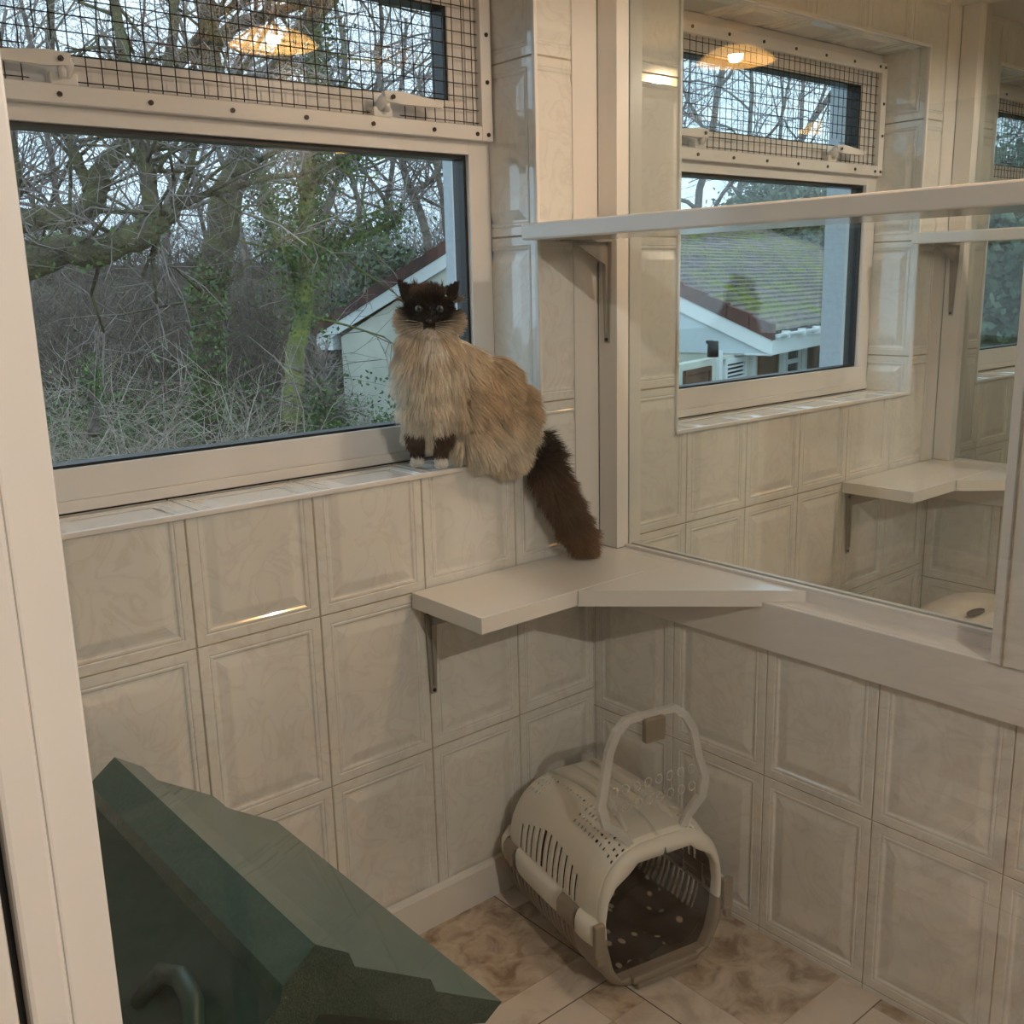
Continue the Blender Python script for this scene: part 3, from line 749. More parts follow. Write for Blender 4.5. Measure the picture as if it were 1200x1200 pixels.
def np_mesh(name, V, F, mt, parent=None):
    me = bpy.data.meshes.new(name); V = np.asarray(V, dtype=np.float32); F = np.asarray(F, dtype=np.int32); k = F.shape[1]
    me.vertices.add(len(V)); me.vertices.foreach_set('co', V.ravel()); me.loops.add(F.size); me.loops.foreach_set('vertex_index', F.ravel())
    me.polygons.add(len(F)); me.polygons.foreach_set('loop_start', np.arange(len(F), dtype=np.int32)*k); me.polygons.foreach_set('loop_total', np.full(len(F), k, dtype=np.int32))
    me.materials.append(mt); me.update(calc_edges=True); me.validate()
    o = bpy.data.objects.new(name, me); COL.objects.link(o); o.parent = parent; return o
def segs_mesh(S, sides=3):
    """S: (n,8) p0 p1 r0 r1 -> prism tubes"""
    S = np.asarray(S, dtype=np.float64); p0, p1, r0, r1 = S[:, :3], S[:, 3:6], S[:, 6:7], S[:, 7:8]
    t = p1-p0; t /= np.linalg.norm(t, axis=1, keepdims=True)+1e-9
    ref = np.where(np.abs(t[:, 2:3]) > .9, [[1., 0, 0]], [[0, 0, 1.]]); a = np.cross(t, ref); a /= np.linalg.norm(a, axis=1, keepdims=True); b = np.cross(t, a)
    V = []
    for p, r in ((p0, r0), (p1, r1)):
        for j in range(sides):
            q = 2*PI*j/sides; V.append(p+(a*math.cos(q)+b*math.sin(q))*r)
    V = np.stack(V, 1).reshape(-1, 3); n = len(S); base = np.arange(n)[:, None]*2*sides
    F = np.concatenate([base+np.array([[j, (j+1) % sides, sides+(j+1) % sides, sides+j]]) for j in range(sides)], 0)
    return V, F
def leaves_mesh(P, size, rng, flat=.0):
    n = len(P); A = rng.normal(size=(n, 3)); A /= np.linalg.norm(A, axis=1, keepdims=True); B = rng.normal(size=(n, 3)); B -= A*(A*B).sum(1, keepdims=True); B /= np.linalg.norm(B, axis=1, keepdims=True)
    s = size*(.6+.8*rng.random((n, 1))); P = np.asarray(P)
    V = np.stack([P-A*s, P-B*s*.6, P+A*s, P+B*s*.6], 1).reshape(-1, 3); F = np.arange(4*n).reshape(n, 4); return V, F

# ground as a polar-ish grid that starts at our outside wall
gm = MB(); NX, NYg = 60, 60; vs = []
for j in range(NYg+1):
    for i in range(NX+1):
        x = -50+150*i/NX; y = .36+110*(j/NYg)**1.6; vs.append((x, y, ground_z((x, y, 0))))
gm.add(vs, [(j*(NX+1)+i, j*(NX+1)+i+1, (j+1)*(NX+1)+i+1, (j+1)*(NX+1)+i) for j in range(NYg) for i in range(NX)], 0, True)
go = gm.build('ground', M_GROUND, kind='structure')

# ------------------------------------------------------------------ neighbouring house
def house():
    E2 = at(905, 388, d=10*K); E1 = at(370, 385, z=E2.z); g = (E2-E1); W_ = g.length; g.normalize(); s = Vector((-g.y, g.x, 0)); s = s if s.x > 0 else -s
    hw = W_/2; rise = 1.36*K; mid = (E1+E2)/2; Lr = 9.3*K
    ang = math.atan2(g.y, g.x)
    t = thing('house', 'cream neighbouring house with mossy tiled gable roof, beyond the windows', 'house', (mid.x, mid.y, ground_z(mid)-.2))
    t.rotation_euler.z = 0; O = Vector(t.location)
    # local point: a along the ridge (away), b across the gable (-hw at E1 .. hw at E2), z absolute
    def P(a, b, z): q = mid+s*a+g*b; return (q.x-O.x, q.y-O.y, z-O.z)
    ze = E2.z; zr = ze+rise; sl = rise/hw
    M_TILER = mat('weathered_roof_tiles', (.27, .215, .19), .85, col2=(.10, .085, .105), scale=3.5, detail=10, bump=1, bscale=7, bdist=.10)
    n = M_TILER.node_tree; b_ = n.nodes['Principled BSDF']; rr = [q for q in n.nodes if q.type == 'VALTORGB'][0]; tc = [q for q in n.nodes if q.type == 'TEX_COORD'][0]
    mz = n.nodes.new('ShaderNodeTexNoise'); mz.inputs['Scale'].default_value = 1.5; mz.inputs['Detail'].default_value = 9; mz.inputs['Roughness'].default_value = .75
    mr = n.nodes.new('ShaderNodeValToRGB'); mr.color_ramp.elements[0].position = .46; mr.color_ramp.elements[0].color = (0, 0, 0, 1); mr.color_ramp.elements[1].position = .60; mr.color_ramp.elements[1].color = (1, 1, 1, 1)
    mx = n.nodes.new('ShaderNodeMix'); mx.data_type = 'RGBA'; mx.inputs[7].default_value = (.20, .235, .03, 1)
    n.links.new(tc.outputs['Object'], mz.inputs['Vector']); n.links.new(mz.outputs['Fac'], mr.inputs['Fac']); n.links.new(mr.outputs['Color'], mx.inputs[0]); n.links.new(rr.outputs['Color'], mx.inputs[6]); n.links.new(mx.outputs[2], b_.inputs['Base Color'])
    M_VERGE = mat('brown_verge_tiles', (.155, .065, .05), .8, col2=(.075, .045, .045), scale=1.2)
    M_WHITE = mat('white_fascia', (.80, .84, .84), .4, var=.05, scale=1)
    M_CW = mat('cream_render', (.66, .66, .58), .9, col2=(.50, .53, .45), scale=.9, detail=8)
    M_BOARD = mat('pale_boarding', (.58, .66, .70), .6, var=.05, scale=1)
    M_BR = mat('brown_timber', (.16, .085, .05), .7, var=.4, scale=4)
    M_PANE = mat('dark_glazing', (.05, .06, .065), .1, var=.3, scale=3)
    # stepped tile courses on both slopes, the far end hipped
    a = MB(); NC = 30; rnd = random.Random(4)
    for sg in (1, -1):
        for k in range(NC):
            f0, f1 = k/NC, (k+1)/NC; z0 = zr-rise*f0; z1 = zr-rise*f1+.0; b0, b1 = hw*f0, hw*f1
            far0 = Lr+hw*f0; far1 = Lr+hw*f1; N = 40
            top = []; bot = []
            for i in range(N+1):
                u = i/N; j = .012*rnd.uniform(-1, 1); top.append(P(far0*u, sg*b0, z0+.012)); bot.append(P(far1*u, sg*b1, z1+.055+j))
            m_ = N+1; low = [(p[0], p[1], p[2]-.05) for p in bot]
            fs = [(i, i+1, m_+i+1, m_+i) for i in range(N)]+[(m_+i, m_+i+1, 2*m_+i+1, 2*m_+i) for i in range(N)]
            a.add(top+bot+low, fs if sg > 0 else [q[::-1] for q in fs])
        # hip end
    a.poly([P(Lr, 0, zr), P(Lr+hw, hw, ze), P(Lr+hw, -hw, ze)])
    a.build('tiled_roof', M_TILER, t)
    # ridge tiles
    a = MB(); a.tube([P(-.02, 0, zr+.02), P(Lr, 0, zr+.02)], .09, 8); a.build('ridge_tiles', M_TILER, t)
    # verge tiles: overlapping brown pieces down both gable edges
    a = MB(); NV = 13
    for sg in (1, -1):
        for k in range(NV):
            f0, f1 = k/NV, (k+1.05)/NV; off = -.02
            q = [P(-.05, sg*hw*f0, zr-rise*f0+.09), P(-.05, sg*hw*f1, zr-rise*f1+.13), P(-.05, sg*hw*f1, zr-rise*f1-.15), P(-.05, sg*hw*f0, zr-rise*f0-.15)]
            a.prism(q, s*.16)
    a.build('verge_tiles', M_VERGE, t)
    # bargeboards
    a = MB()
    for sg in (1, -1):
        a.prism([P(-.02, 0, zr-.15), P(-.02, sg*(hw-.02), ze-.15), P(-.02, sg*(hw-.02), ze-.42), P(-.02, 0, zr-.44)], s*.04)
    a.prism([P(.02, -(hw-.02), ze-.14), P(.02, -(hw-.5), ze-.14), P(.02, -(hw-.5), ze-.5), P(.02, -(hw-.12), ze-.5), P(.02, -(hw-.02), ze-.36)], s*.30)
    a.prism([P(.10, hw-.02, ze-.42), P(.10, hw-3.2, ze-.42), P(.10, hw-.45, ze-.42+.0)], (0, 0, -.03))
    a.build('bargeboard', M_WHITE, t)
    # pale boarded triangle under the right bargeboard
    a = MB(); a.prism([P(.05, .2, zr-.5), P(.05, hw-.05, ze-.41), P(.05, .2, ze-.41)], s*.04); a.build('gable_boarding', M_BOARD, t)
    # fascia and gutter along the long eave
    a = MB(); a.prism([P(0, hw-.02, ze-.10), P(0, hw+.01, ze-.10), P(0, hw+.01, ze-.42), P(0, hw-.02, ze-.42)], s*(Lr+hw)); a.prism([P(0, hw-.5, ze-.40), P(0, hw, ze-.40), P(0, hw, ze-.43), P(0, hw-.5, ze-.43)], s*(Lr+hw)); a.build('fascia', M_WHITE, t)
    a = MB(); pr = [(math.cos(q)*.065, math.sin(q)*.065) for q in [PI+PI*i/6 for i in range(7)]]
    a.prism([P(.1, hw+.075+x, ze-.06+z) for x, z in pr], s*(Lr+hw-.1)); 
    for k in range(14): a.prism([P(.5+k*.9, hw+.0, ze-.02), P(.5+k*.9, hw+.15, ze-.02), P(.5+k*.9, hw+.15, ze-.15), P(.5+k*.9, hw+.0, ze-.15)], s*.06)
    a.build('gutter', M_WHITE, t)
    # walls
    zb = O.z; a = MB(); wi = hw-.72
    a.prism([P(.08, -wi, zb), P(.08, wi, zb), P(.08, wi, ze-.2), P(.08, 0, zr-.35), P(.08, -wi, ze-.2)], s*.2)
    A0 = -2.6*K
    a.prism([P(A0, wi-.2, zb), P(A0, wi, zb), P(A0, wi, ze-.43), P(A0, wi-.2, ze-.43)], s*(Lr+hw-A0-.5))
    a.prism([P(.3, -wi, zb), P(.3, -wi+.2, zb), P(.3, -wi+.2, ze-.3), P(.3, -wi, ze-.3)], s*(Lr+hw-1))
    a.build('wall', M_CW, t)
    # openings on the long wall, measured along the wall
    def win(x0, x1, z0, z1, kind):
        e = .045
        if kind == 'timber':
            a = MB(); a.prism([P(x0, wi+.002, z0), P(x0, wi+.03, z0), P(x0, wi+.03, z1), P(x0, wi+.002, z1)], s*(x1-x0)); w_ = a.build('timber_panel', M_BR, t)
            a = MB()
            for q in (x0, x1-.08): a.prism([P(q, wi+.031, z0), P(q, wi+.06, z0), P(q, wi+.06, z1), P(q, wi+.031, z1)], s*.08)
            for q in (z0, (z0+z1)/2-.04, z1-.08): a.prism([P(x0, wi+.031, q), P(x0, wi+.055, q), P(x0, wi+.055, q+.08), P(x0, wi+.031, q+.08)], s*(x1-x0))
            a.build('timber_rail', M_BR, w_); return
        a = MB()
        for q in (x0, x1-.09): a.prism([P(q, wi+.002, z0), P(q, wi+.06, z0), P(q, wi+.06, z1), P(q, wi+.002, z1)], s*.09)
        mz_ = z1-.42 if kind == 'two' else None
        for q in [z0, z1-.09]+([mz_] if mz_ else []): a.prism([P(x0, wi+.002, q), P(x0, wi+.058, q), P(x0, wi+.058, q+.09), P(x0, wi+.002, q+.09)], s*(x1-x0))
        w_ = a.build('window', M_WHITE, t)
        a = MB(); a.prism([P(x0+.02, wi+.003, z0+.02), P(x0+.02, wi+.02, z0+.02), P(x0+.02, wi+.02, z1-.02), P(x0+.02, wi+.003, z1-.02)], s*(x1-x0-.04)); a.build('pane', M_PANE, w_)
        if kind == 'blind':
            a = MB(); q = z0+.12
            while q < z1-.12: a.prism([P(x0+.1, wi+.021, q), P(x0+.1, wi+.035, q), P(x0+.1, wi+.035, q+.035), P(x0+.1, wi+.021, q+.035)], s*(x1-x0-.2)); q += .075
            a.build('blind', M_WHITE, w_)
    Z = lambda z: CAM.z+(z-CAM.z)*K
    for x0, x1, z0, z1, kd in ((-1.23, -.62, -.2, .57, 'timber'), (-.27, .31, .36, .60, 'blind'), (.71, 1.30, -.2, .65, 'timber'), (1.56, 2.08, -.2, .64, 'two'), (2.36, 2.84, -.2, .67, 'timber'), (3.11, 3.60, -.2, .68, 'two'), (3.95, 4.5, -.2, .68, 'timber'), (4.8, 5.3, -.2, .68, 'two')):
        win(x0*K, x1*K, Z(z0), Z(z1), kd)
    for q in (-.45, .48, 1.44, 2.22, 2.98, 3.75, 4.65):
        a = MB(); a.prism([P(q*K, wi+.001, zb), P(q*K, wi+.07, zb), P(q*K, wi+.07, Z(.70)), P(q*K, wi+.001, Z(.70))], s*.14); a.build('pilaster', M_WHITE, t)
    a = MB(); c = P(-.69*K, wi+.001, Z(.74)); a.tube([P(-.69*K, wi+.12, Z(.81)), P(-.69*K, wi+.12, Z(.66))], [.09, .10], 12); a.tube([P(-.69*K, wi+.0, Z(.80)), P(-.69*K, wi+.12, Z(.80))], .03, 8)
    a.build('wall_light', M_GASK, t)
    return t
house()

# ------------------------------------------------------------------ trees
def grow(rng, p, d, L, r, lev, S, T, droop=0, thick=.030, kids=None, maxlev=4):
    """branch as a bent chain; S thick segments, T twig segments"""
    n = max(3, int(4+L*1.2)) if lev < 2 else 3
    pts = [p.copy()]; rr = [r]; q = p.copy(); dd = d.copy()
    for i in range(n):
        dd = dd+rng.normal(size=3)*(.10+.07*lev); dd[2] += .04-droop; dd /= np.linalg.norm(dd); q = q+dd*L/n; pts.append(q.copy()); rr.append(r*(1-.62*(i+1)/n))
    for i in range(n):
        (S if rr[i] > thick else T).append(np.concatenate([pts[i], pts[i+1], [rr[i], rr[i+1]]]))
    if lev >= maxlev: return
    nk = {0: 9, 1: 6, 2: 5, 3: 4}.get(lev, 3) if kids is None else kids[lev]
    for k in range(nk):
        u = (.25 if lev == 0 else .15)+.8*(k+rng.random())/nk; u = min(u, .99); i = int(u*n); f = u*n-i; b = pts[i]*(1-f)+pts[i+1]*f
        tdir = pts[i+1]-pts[i]; tdir /= np.linalg.norm(tdir); side = rng.normal(size=3); side -= tdir*side.dot(tdir); side /= np.linalg.norm(side)
        ndir = tdir*(.55+.25*rng.random())+side*.8; ndir /= np.linalg.norm(ndir)
        grow(rng, b, ndir, L*(.50+.18*rng.random())*(1-.3*u), max(.0035, (r*(1-.62*u))*.55), lev+1, S, T, droop, thick, kids, maxlev)
def tree_proto(seed, H, r, mt_t=M_TWIG, mt_b=M_BARK, ml=4):
    rng = np.random.default_rng(seed); S = []; T = []
    grow(rng, np.zeros(3), np.array([.05, .02, 1.]), H, r, 0, S, T, maxlev=ml)
    return S, T
def put_tree(S, T, name, label, cat, loc, mats, group=None, rz=0):
    t = thing(name, label, cat, loc, rz, group)
    if len(S): V, F = segs_mesh(S, 7); o = np_mesh('trunk', V, F, mats[0], t); o.data.polygons.foreach_set('use_smooth', [True]*len(F))
    if len(T): V, F = segs_mesh(T, 3); np_mesh('twigs', V, F, mats[1], t)
    return t
protos = []
for sd, H, r in ((1, 13, .17), (2, 15, .20), (3, 11, .13), (7, 14, .16)):
    S, T = tree_proto(sd, H, r); protos.append((S, T))
rnd = random.Random(11); roots = []
spots = []
for i in range(34):
    px = -120+1500*(i+.5*rnd.random())/34; dpt = rnd.uniform(34, 62); spots.append((px, dpt))
for i, (px, dpt) in enumerate(spots):
    c = at(px, 330, d=dpt); z = ground_z(c)
    pi_ = i % 4; side = 'above the wood floor' if px < 380 else ('behind the neighbouring house' if px < 1000 else 'beyond the farthest window')
    lb = 'bare leafless tree in the far line of trees '+side
    if pi_ >= len(roots) or roots[pi_] is None:
        S, T = protos[pi_]; o = put_tree(S, T, 'bare_tree', lb, 'tree', (c.x, c.y, z-.1), (M_BARK, M_TWIG2), 'bare trees '+side); roots.append(o)
    else:
        o = copy_tree(roots[pi_]); o['label'] = lb; o['group'] = 'bare trees '+side; o.location = (c.x, c.y, z-.1)
    o.rotation_euler.z = rnd.uniform(0, 6.28); k = rnd.uniform(.8, 1.15); o.scale = (k, k, k)

def path_tree(name, label, paths, seed, mats, ivy=None, twigs=(60, 2.0), extra_group=None, ivy_mat=None, tips=1.0):
    """paths: lists of (px, py, depth, half width in px); the first starts at the foot"""
    rng = np.random.default_rng(seed); S = []; T = []; surf = []; mains = []
    for P in paths:
        pts = [np.array(at(u, v, d=D)) for u, v, D, w_ in P]; rr = [w_*D/FPX for u, v, D, w_ in P]
        # resample with a smooth curve and a little wobble
        k = len(pts); Q = []; 
        for i in range(k-1):
            p0, p1, p2, p3 = pts[max(i-1, 0)], pts[i], pts[i+1], pts[min(i+2, k-1)]
            for j in range(4):
                u = j/4; q = .5*((2*p1)+(-p0+p2)*u+(2*p0-5*p1+4*p2-p3)*u*u+(-p0+3*p1-3*p2+p3)*u**3); Q.append((q+rng.normal(size=3)*rr[i]*.12, rr[i]*(1-u)+rr[i+1]*u))
        Q.append((pts[-1], rr[-1]))
        mains.append([(q, r_) for q, r_ in Q])
        for (a_, ra), (b_, rb) in zip(Q[:-1], Q[1:]):
            surf.append((a_, b_, ra, rb))
        n_, Lt = twigs
        for _ in range(int(n_/len(paths))):
            i = rng.integers(len(Q)//4, len(Q)); p, r = Q[i]; d = rng.normal(size=3); d[2] += .5; d /= np.linalg.norm(d)
            grow(rng, p.copy(), d, Lt*(.5+rng.random()), min(.03, r*.4), 2, S, T, droop=.02, thick=.02, maxlev=4)
        if tips and rr[-1] > .02:
            for _ in range(3):
                d = (pts[-1]-pts[-2]); d = d/np.linalg.norm(d)+rng.normal(size=3)*.45; d /= np.linalg.norm(d)
                grow(rng, pts[-1].copy(), d, 3.0*tips, min(.05, rr[-1]*.5), 1, S, T, thick=.02, maxlev=4)
    foot = at(paths[0][0][0], paths[0][0][1], d=paths[0][0][2]); f = np.array(foot)
    S = [np.concatenate([s_[:3]-f, s_[3:6]-f, s_[6:]]) for s_ in S]; T = [np.concatenate([s_[:3]-f, s_[3:6]-f, s_[6:]]) for s_ in T]
    t = thing(name, label, 'tree', foot); a = MB()
    for Q in mains: a.tube([tuple(q-f) for q, r_ in Q], [r_ for q, r_ in Q], 12)
    for s_ in S: a.tube([tuple(s_[:3]), tuple(s_[3:6])], [s_[6], s_[7]], 6)
    a.build('trunk', mats[0], t)
    if len(T): V, F = segs_mesh(T, 3); np_mesh('twigs', V, F, mats[1], t)
    if ivy:
        n_, ylo, yhi, spread, sz = ivy; Pn = []
        L_ = [q for q in surf if True]; wts = np.array([np.linalg.norm(b_-a_) for a_, b_, ra, rb in L_])
        zlo, zhi = ylo, yhi
        while len(Pn) < n_:
            a_, b_, ra, rb = L_[rng.choice(len(L_), p=wts/wts.sum())]; u = rng.random(); c = a_*(1-u)+b_*u
            if not (zlo < c[2] < zhi): continue
            d = rng.normal(size=3); d /= np.linalg.norm(d); Pn.append(c+d*((ra+rb)/2+abs(rng.normal())*spread)-f)
        V, F = leaves_mesh(np.array(Pn), sz, rng); np_mesh('ivy', V, F, ivy_mat or M_IVY, t)
    return t
D1 = 19
path_tree('mature_tree', 'large mossy forked tree rising in the middle of the window, left of the ivy-clad tree', [
    [(249, 535, D1, 13), (247, 470, D1, 14), (243, 400, D1, 15), (243, 350, D1, 16), (252, 300, D1, 18), (265, 240, D1, 19), (280, 190, D1, 14), (292, 150, D1, 13), (322, 92, D1+.3, 12), (345, 48, D1+.4, 11), (420, -40, D1+.6, 9)],
    [(284, 180, D1, 9), (262, 110, D1, 12), (246, 82, D1, 14), (244, 45, D1, 12), (236, -30, D1, 11)],
    [(248, 55, D1, 8), (275, 30, D1, 8), (330, 12, D1, 6), (400, -10, D1, 4)],
    [(205, 78, D1, 7), (236, 45, D1, 9), (252, 20, D1, 9)]],
    21, (M_MOSS, M_TWIG), ivy=(2600, -2.0, 1.9, .10, .045), twigs=(46, 2.6))
D2 = 21
path_tree('ivy_clad_tree', 'ivy-clad tree with green mossy trunk standing left of the neighbouring gable', [
    [(341, 500, D2, 11), (344, 450, D2, 12), (350, 400, D2, 11), (356, 340, D2, 10), (358, 280, D2, 9), (362, 220, D2, 9), (363, 170, D2, 8), (366, 110, D2, 7), (368, 40, D2, 6), (372, -40, D2, 5)],
    [(364, 222, D2, 6), (380, 200, D2, 6), (400, 190, D2, 5), (422, 180, D2, 3)],
    [(360, 300, D2, 5), (390, 290, D2+.5, 4), (430, 275, D2+.5, 3), (470, 255, D2+.5, 2)],
    [(357, 330, D2, 5), (330, 290, D2-.5, 4), (312, 240, D2-.5, 3), (300, 190, D2-.5, 2)]],
    22, (mat('bright_mossy_bark', (.23, .26, .06), .95, col2=(.12, .13, .05), scale=3, bump=1, bdist=.05, bscale=14), M_TWIG), ivy=(9000, .6, 7.5, .38, .05), twigs=(40, 2.2))
D3 = 13
path_tree('broken_mossy_tree', 'leaning mossy trunk with a broken end and upright limbs at the left of the window', [
    [(-60, 340, D3, 20), (20, 312, D3, 19), (70, 298, D3, 18), (120, 292, D3, 17), (165, 274, D3, 16), (190, 256, D3, 13), (203, 246, D3, 9)],
    [(184, 262, D3, 9), (178, 240, D3, 10), (172, 200, D3, 9), (166, 165, D3, 9), (160, 120, D3, 8), (140, 40, D3, 6), (130, -30, D3, 5)]],
    23, (M_MOSS, M_TWIG), ivy=(500, .5, 2.3, .06, .035), twigs=(40, 1.6))
path_tree('curved_mossy_tree', 'curving mossy trunk crossing the upper left of the window', [
    [(-80, 262, D3+2, 15), (0, 258, D3+2, 14), (60, 256, D3+2, 13), (100, 247, D3+2, 13), (112, 222, D3+2, 13), (128, 190, D3+2, 12), (148, 165, D3+2, 9), (175, 130, D3+2, 7), (200, 60, D3+2, 6), (205, -30, D3+2, 5)],
    [(106, 225, D3+2, 9), (96, 200, D3+2, 7), (84, 172, D3+2, 6), (72, 150, D3+2, 5), (60, 90, D3+2, 5), (60, 0, D3+2, 4)],
    [(10, 250, D3+2, 6), (22, 220, D3+2, 4), (18, 180, D3+2, 3), (14, 150, D3+2, 3)]],
    24, (M_MOSS, M_TWIG), twigs=(60, 1.8))
path_tree('slender_tree', 'slender dark forked tree above the neighbouring roof', [
    [(505, 300, 26, 5), (492, 250, 26, 5), (480, 220, 26, 5), (470, 185, 26, 4), (455, 150, 26, 3), (440, 60, 26, 3)],
    [(484, 228, 26, 4), (500, 215, 26, 3), (512, 200, 26, 3), (520, 170, 26, 2)],
    [(524, 290, 27, 4), (520, 240, 27, 4), (512, 200, 27, 3), (505, 170, 27, 3), (490, 90, 27, 2)],
    [(470, 262, 26, 3), (455, 240, 26, 3), (430, 205, 26, 2), (415, 185, 26, 2)]],
    25, (M_BARK, M_TWIG), twigs=(50, 2.0))
path_tree('ivied_stump', 'short grey stump with green ivy on top, lower left of the window', [
    [(110, 508, 17, 7), (109, 480, 17, 6), (107, 450, 17, 5), (110, 425, 17, 4)]], 26, (M_BARK, M_TWIG), ivy=(500, -.45, .5, .10, .04), twigs=(6, .8), tips=0)
path_tree('ivied_shrub', 'small ivy-covered shrub against the left end of the gable wall', [
    [(376, 512, 18, 5), (378, 480, 18, 6), (380, 460, 18, 5)]], 27, (M_BARK, M_TWIG), ivy=(1500, -1.6, -.3, .16, .04), twigs=(16, .7), tips=.3)

def evergreen(px, D, base, top, rad, seed, label, n=9000, sz=.10):
    c = at(px, 340, d=D); z0 = ground_z(c); H = top-z0; rng = np.random.default_rng(seed)
    t = thing('evergreen_tree', label, 'tree', (c.x, c.y, z0))
    S = [np.array([0, 0, 0, 0, 0, H*.9, .16, .05])]
    for i in range(26):
        zz = H*(.15+.8*rng.random()); q = rng.random()*6.28; l = rad*(1-.6*(zz/H))*.9; S.append(np.array([0, 0, zz, l*math.cos(q), l*math.sin(q), zz+.25*l, .04, .01]))
    V, F = segs_mesh(S, 6); np_mesh('trunk', V, F, M_BARK, t)
    cl = rng.normal(size=(70, 3)); cl /= np.linalg.norm(cl, axis=1, keepdims=True); cz = .1+.88*rng.random(70)
    C_ = np.stack([cl[:, 0]*rad*(1.15-cz), cl[:, 1]*rad*(1.15-cz), cz*H], 1)
    P = C_[rng.integers(70, size=n)]+rng.normal(size=(n, 3))*rad*.17
    V, F = leaves_mesh(P, sz, rng); np_mesh('foliage', V, F, M_EVER, t)
for q in ((880, 40, 0, 4.6, 2.6, 31, 'dense evergreen tree behind the far end of the mossy roof, left one'),
          (925, 34, 0, 4.0, 2.6, 32, 'dense evergreen tree behind the far end of the mossy roof, middle one'),
          (975, 37, 0, 4.4, 2.8, 33, 'dense evergreen tree beyond the roof beside the white window frame'),
          (1120, 24, 0, 3.2, 2.6, 34, 'green-grey evergreen in the farthest window, left one'),
          (1175, 20, 0, 3.4, 2.4, 35, 'large green-grey evergreen filling the farthest window'),
          (1240, 22, 0, 4.0, 2.6, 36, 'green-grey evergreen at the right end of the farthest window'),
          (455, 30, 0, 2.2, 2.0, 37, 'dark evergreen bush behind the left slope of the gable')):
    evergreen(*q[:6], q[6])

# brambles, thicket and grass nobody could count
rng = np.random.default_rng(5)
def scatter(n, pxr, dr):
    P = []
    while len(P) < n:
        u = rng.uniform(*pxr); D = dr[0]+(dr[1]-dr[0])*rng.random()**1.3; c = at(u, 340, d=D)
        P.append((c.x, c.y, ground_z(c)-.05))
    return P
def arcs(n, pxr, dr, L, r, spread=1.0, up=1.0, nseg=6):
    S = []
    for p in scatter(n, pxr, dr):
        q = np.array(p); d = rng.normal(size=3)*[spread, spread, .3]+[0, 0, up]; d /= np.linalg.norm(d); l = L*(.4+rng.random()); rr = r*(.5+rng.random())
        for i in range(nseg):
            d = d+rng.normal(size=3)*.22; d[2] -= .16; d /= np.linalg.norm(d); e = q+d*l/nseg; S.append(np.concatenate([q, e, [rr*(1-i/nseg*.7), rr*(1-(i+1)/nseg*.7)]])); 
            if rng.random() < .5:
                f = d+rng.normal(size=3)*.7; f /= np.linalg.norm(f); S.append(np.concatenate([q, q+f*l*.25, [rr*.5, rr*.2]]))
            q = e
    return S
V, F = segs_mesh(arcs(1700, (-80, 330), (15, 30), 2.5, .009)+arcs(250, (330, 470), (19.5, 24), 1.1, .008), 3); o = np_mesh('brambles', V, F, M_BRAM)
tag(o, 'tangle of pale arching bramble stems over the bank outside the window', 'brambles', kind='stuff')
V, F = segs_mesh(arcs(4600, (-100, 620), (24, 46), 4.2, .014, .7, 1.3)+arcs(2600, (-100, 700), (60, 74), 6.5, .02, .6, 1.5), 3); o = np_mesh('thicket', V, F, mat('brown_thicket_stems', (.18, .145, .12), .9, col2=(.085, .068, .06), scale=1.5))
tag(o, 'brown thicket of thin stems between the trees on the rising bank', 'thicket', kind='stuff')
P = []
for p in scatter(700, (-80, 620), (20, 44)):
    k = rng.integers(30, 90); s_ = rng.uniform(.3, .9); P.append(np.array(p)+[0, 0, s_*.6]+rng.normal(size=(k, 3))*[s_, s_, s_*.7])
P = np.concatenate(P); V, F = leaves_mesh(P, .055, rng); o = np_mesh('ivy_ground_cover', V, F, M_IVY); tag(o, 'dark green ivy and undergrowth leaves covering the bank', 'undergrowth', kind='stuff')
S = []
for p in scatter(9000, (-80, 420), (12.5, 24)):
    q = np.array(p); d = rng.normal(size=3)*.35+[0, 0, 1]; S.append(np.concatenate([q, q+d*rng.uniform(.15, .5), [.008, .002]]))
V, F = segs_mesh(S, 3); o = np_mesh('grass', V, F, M_GRASS); tag(o, 'rough green and straw-coloured grass at the foot of the bank', 'grass', kind='stuff')

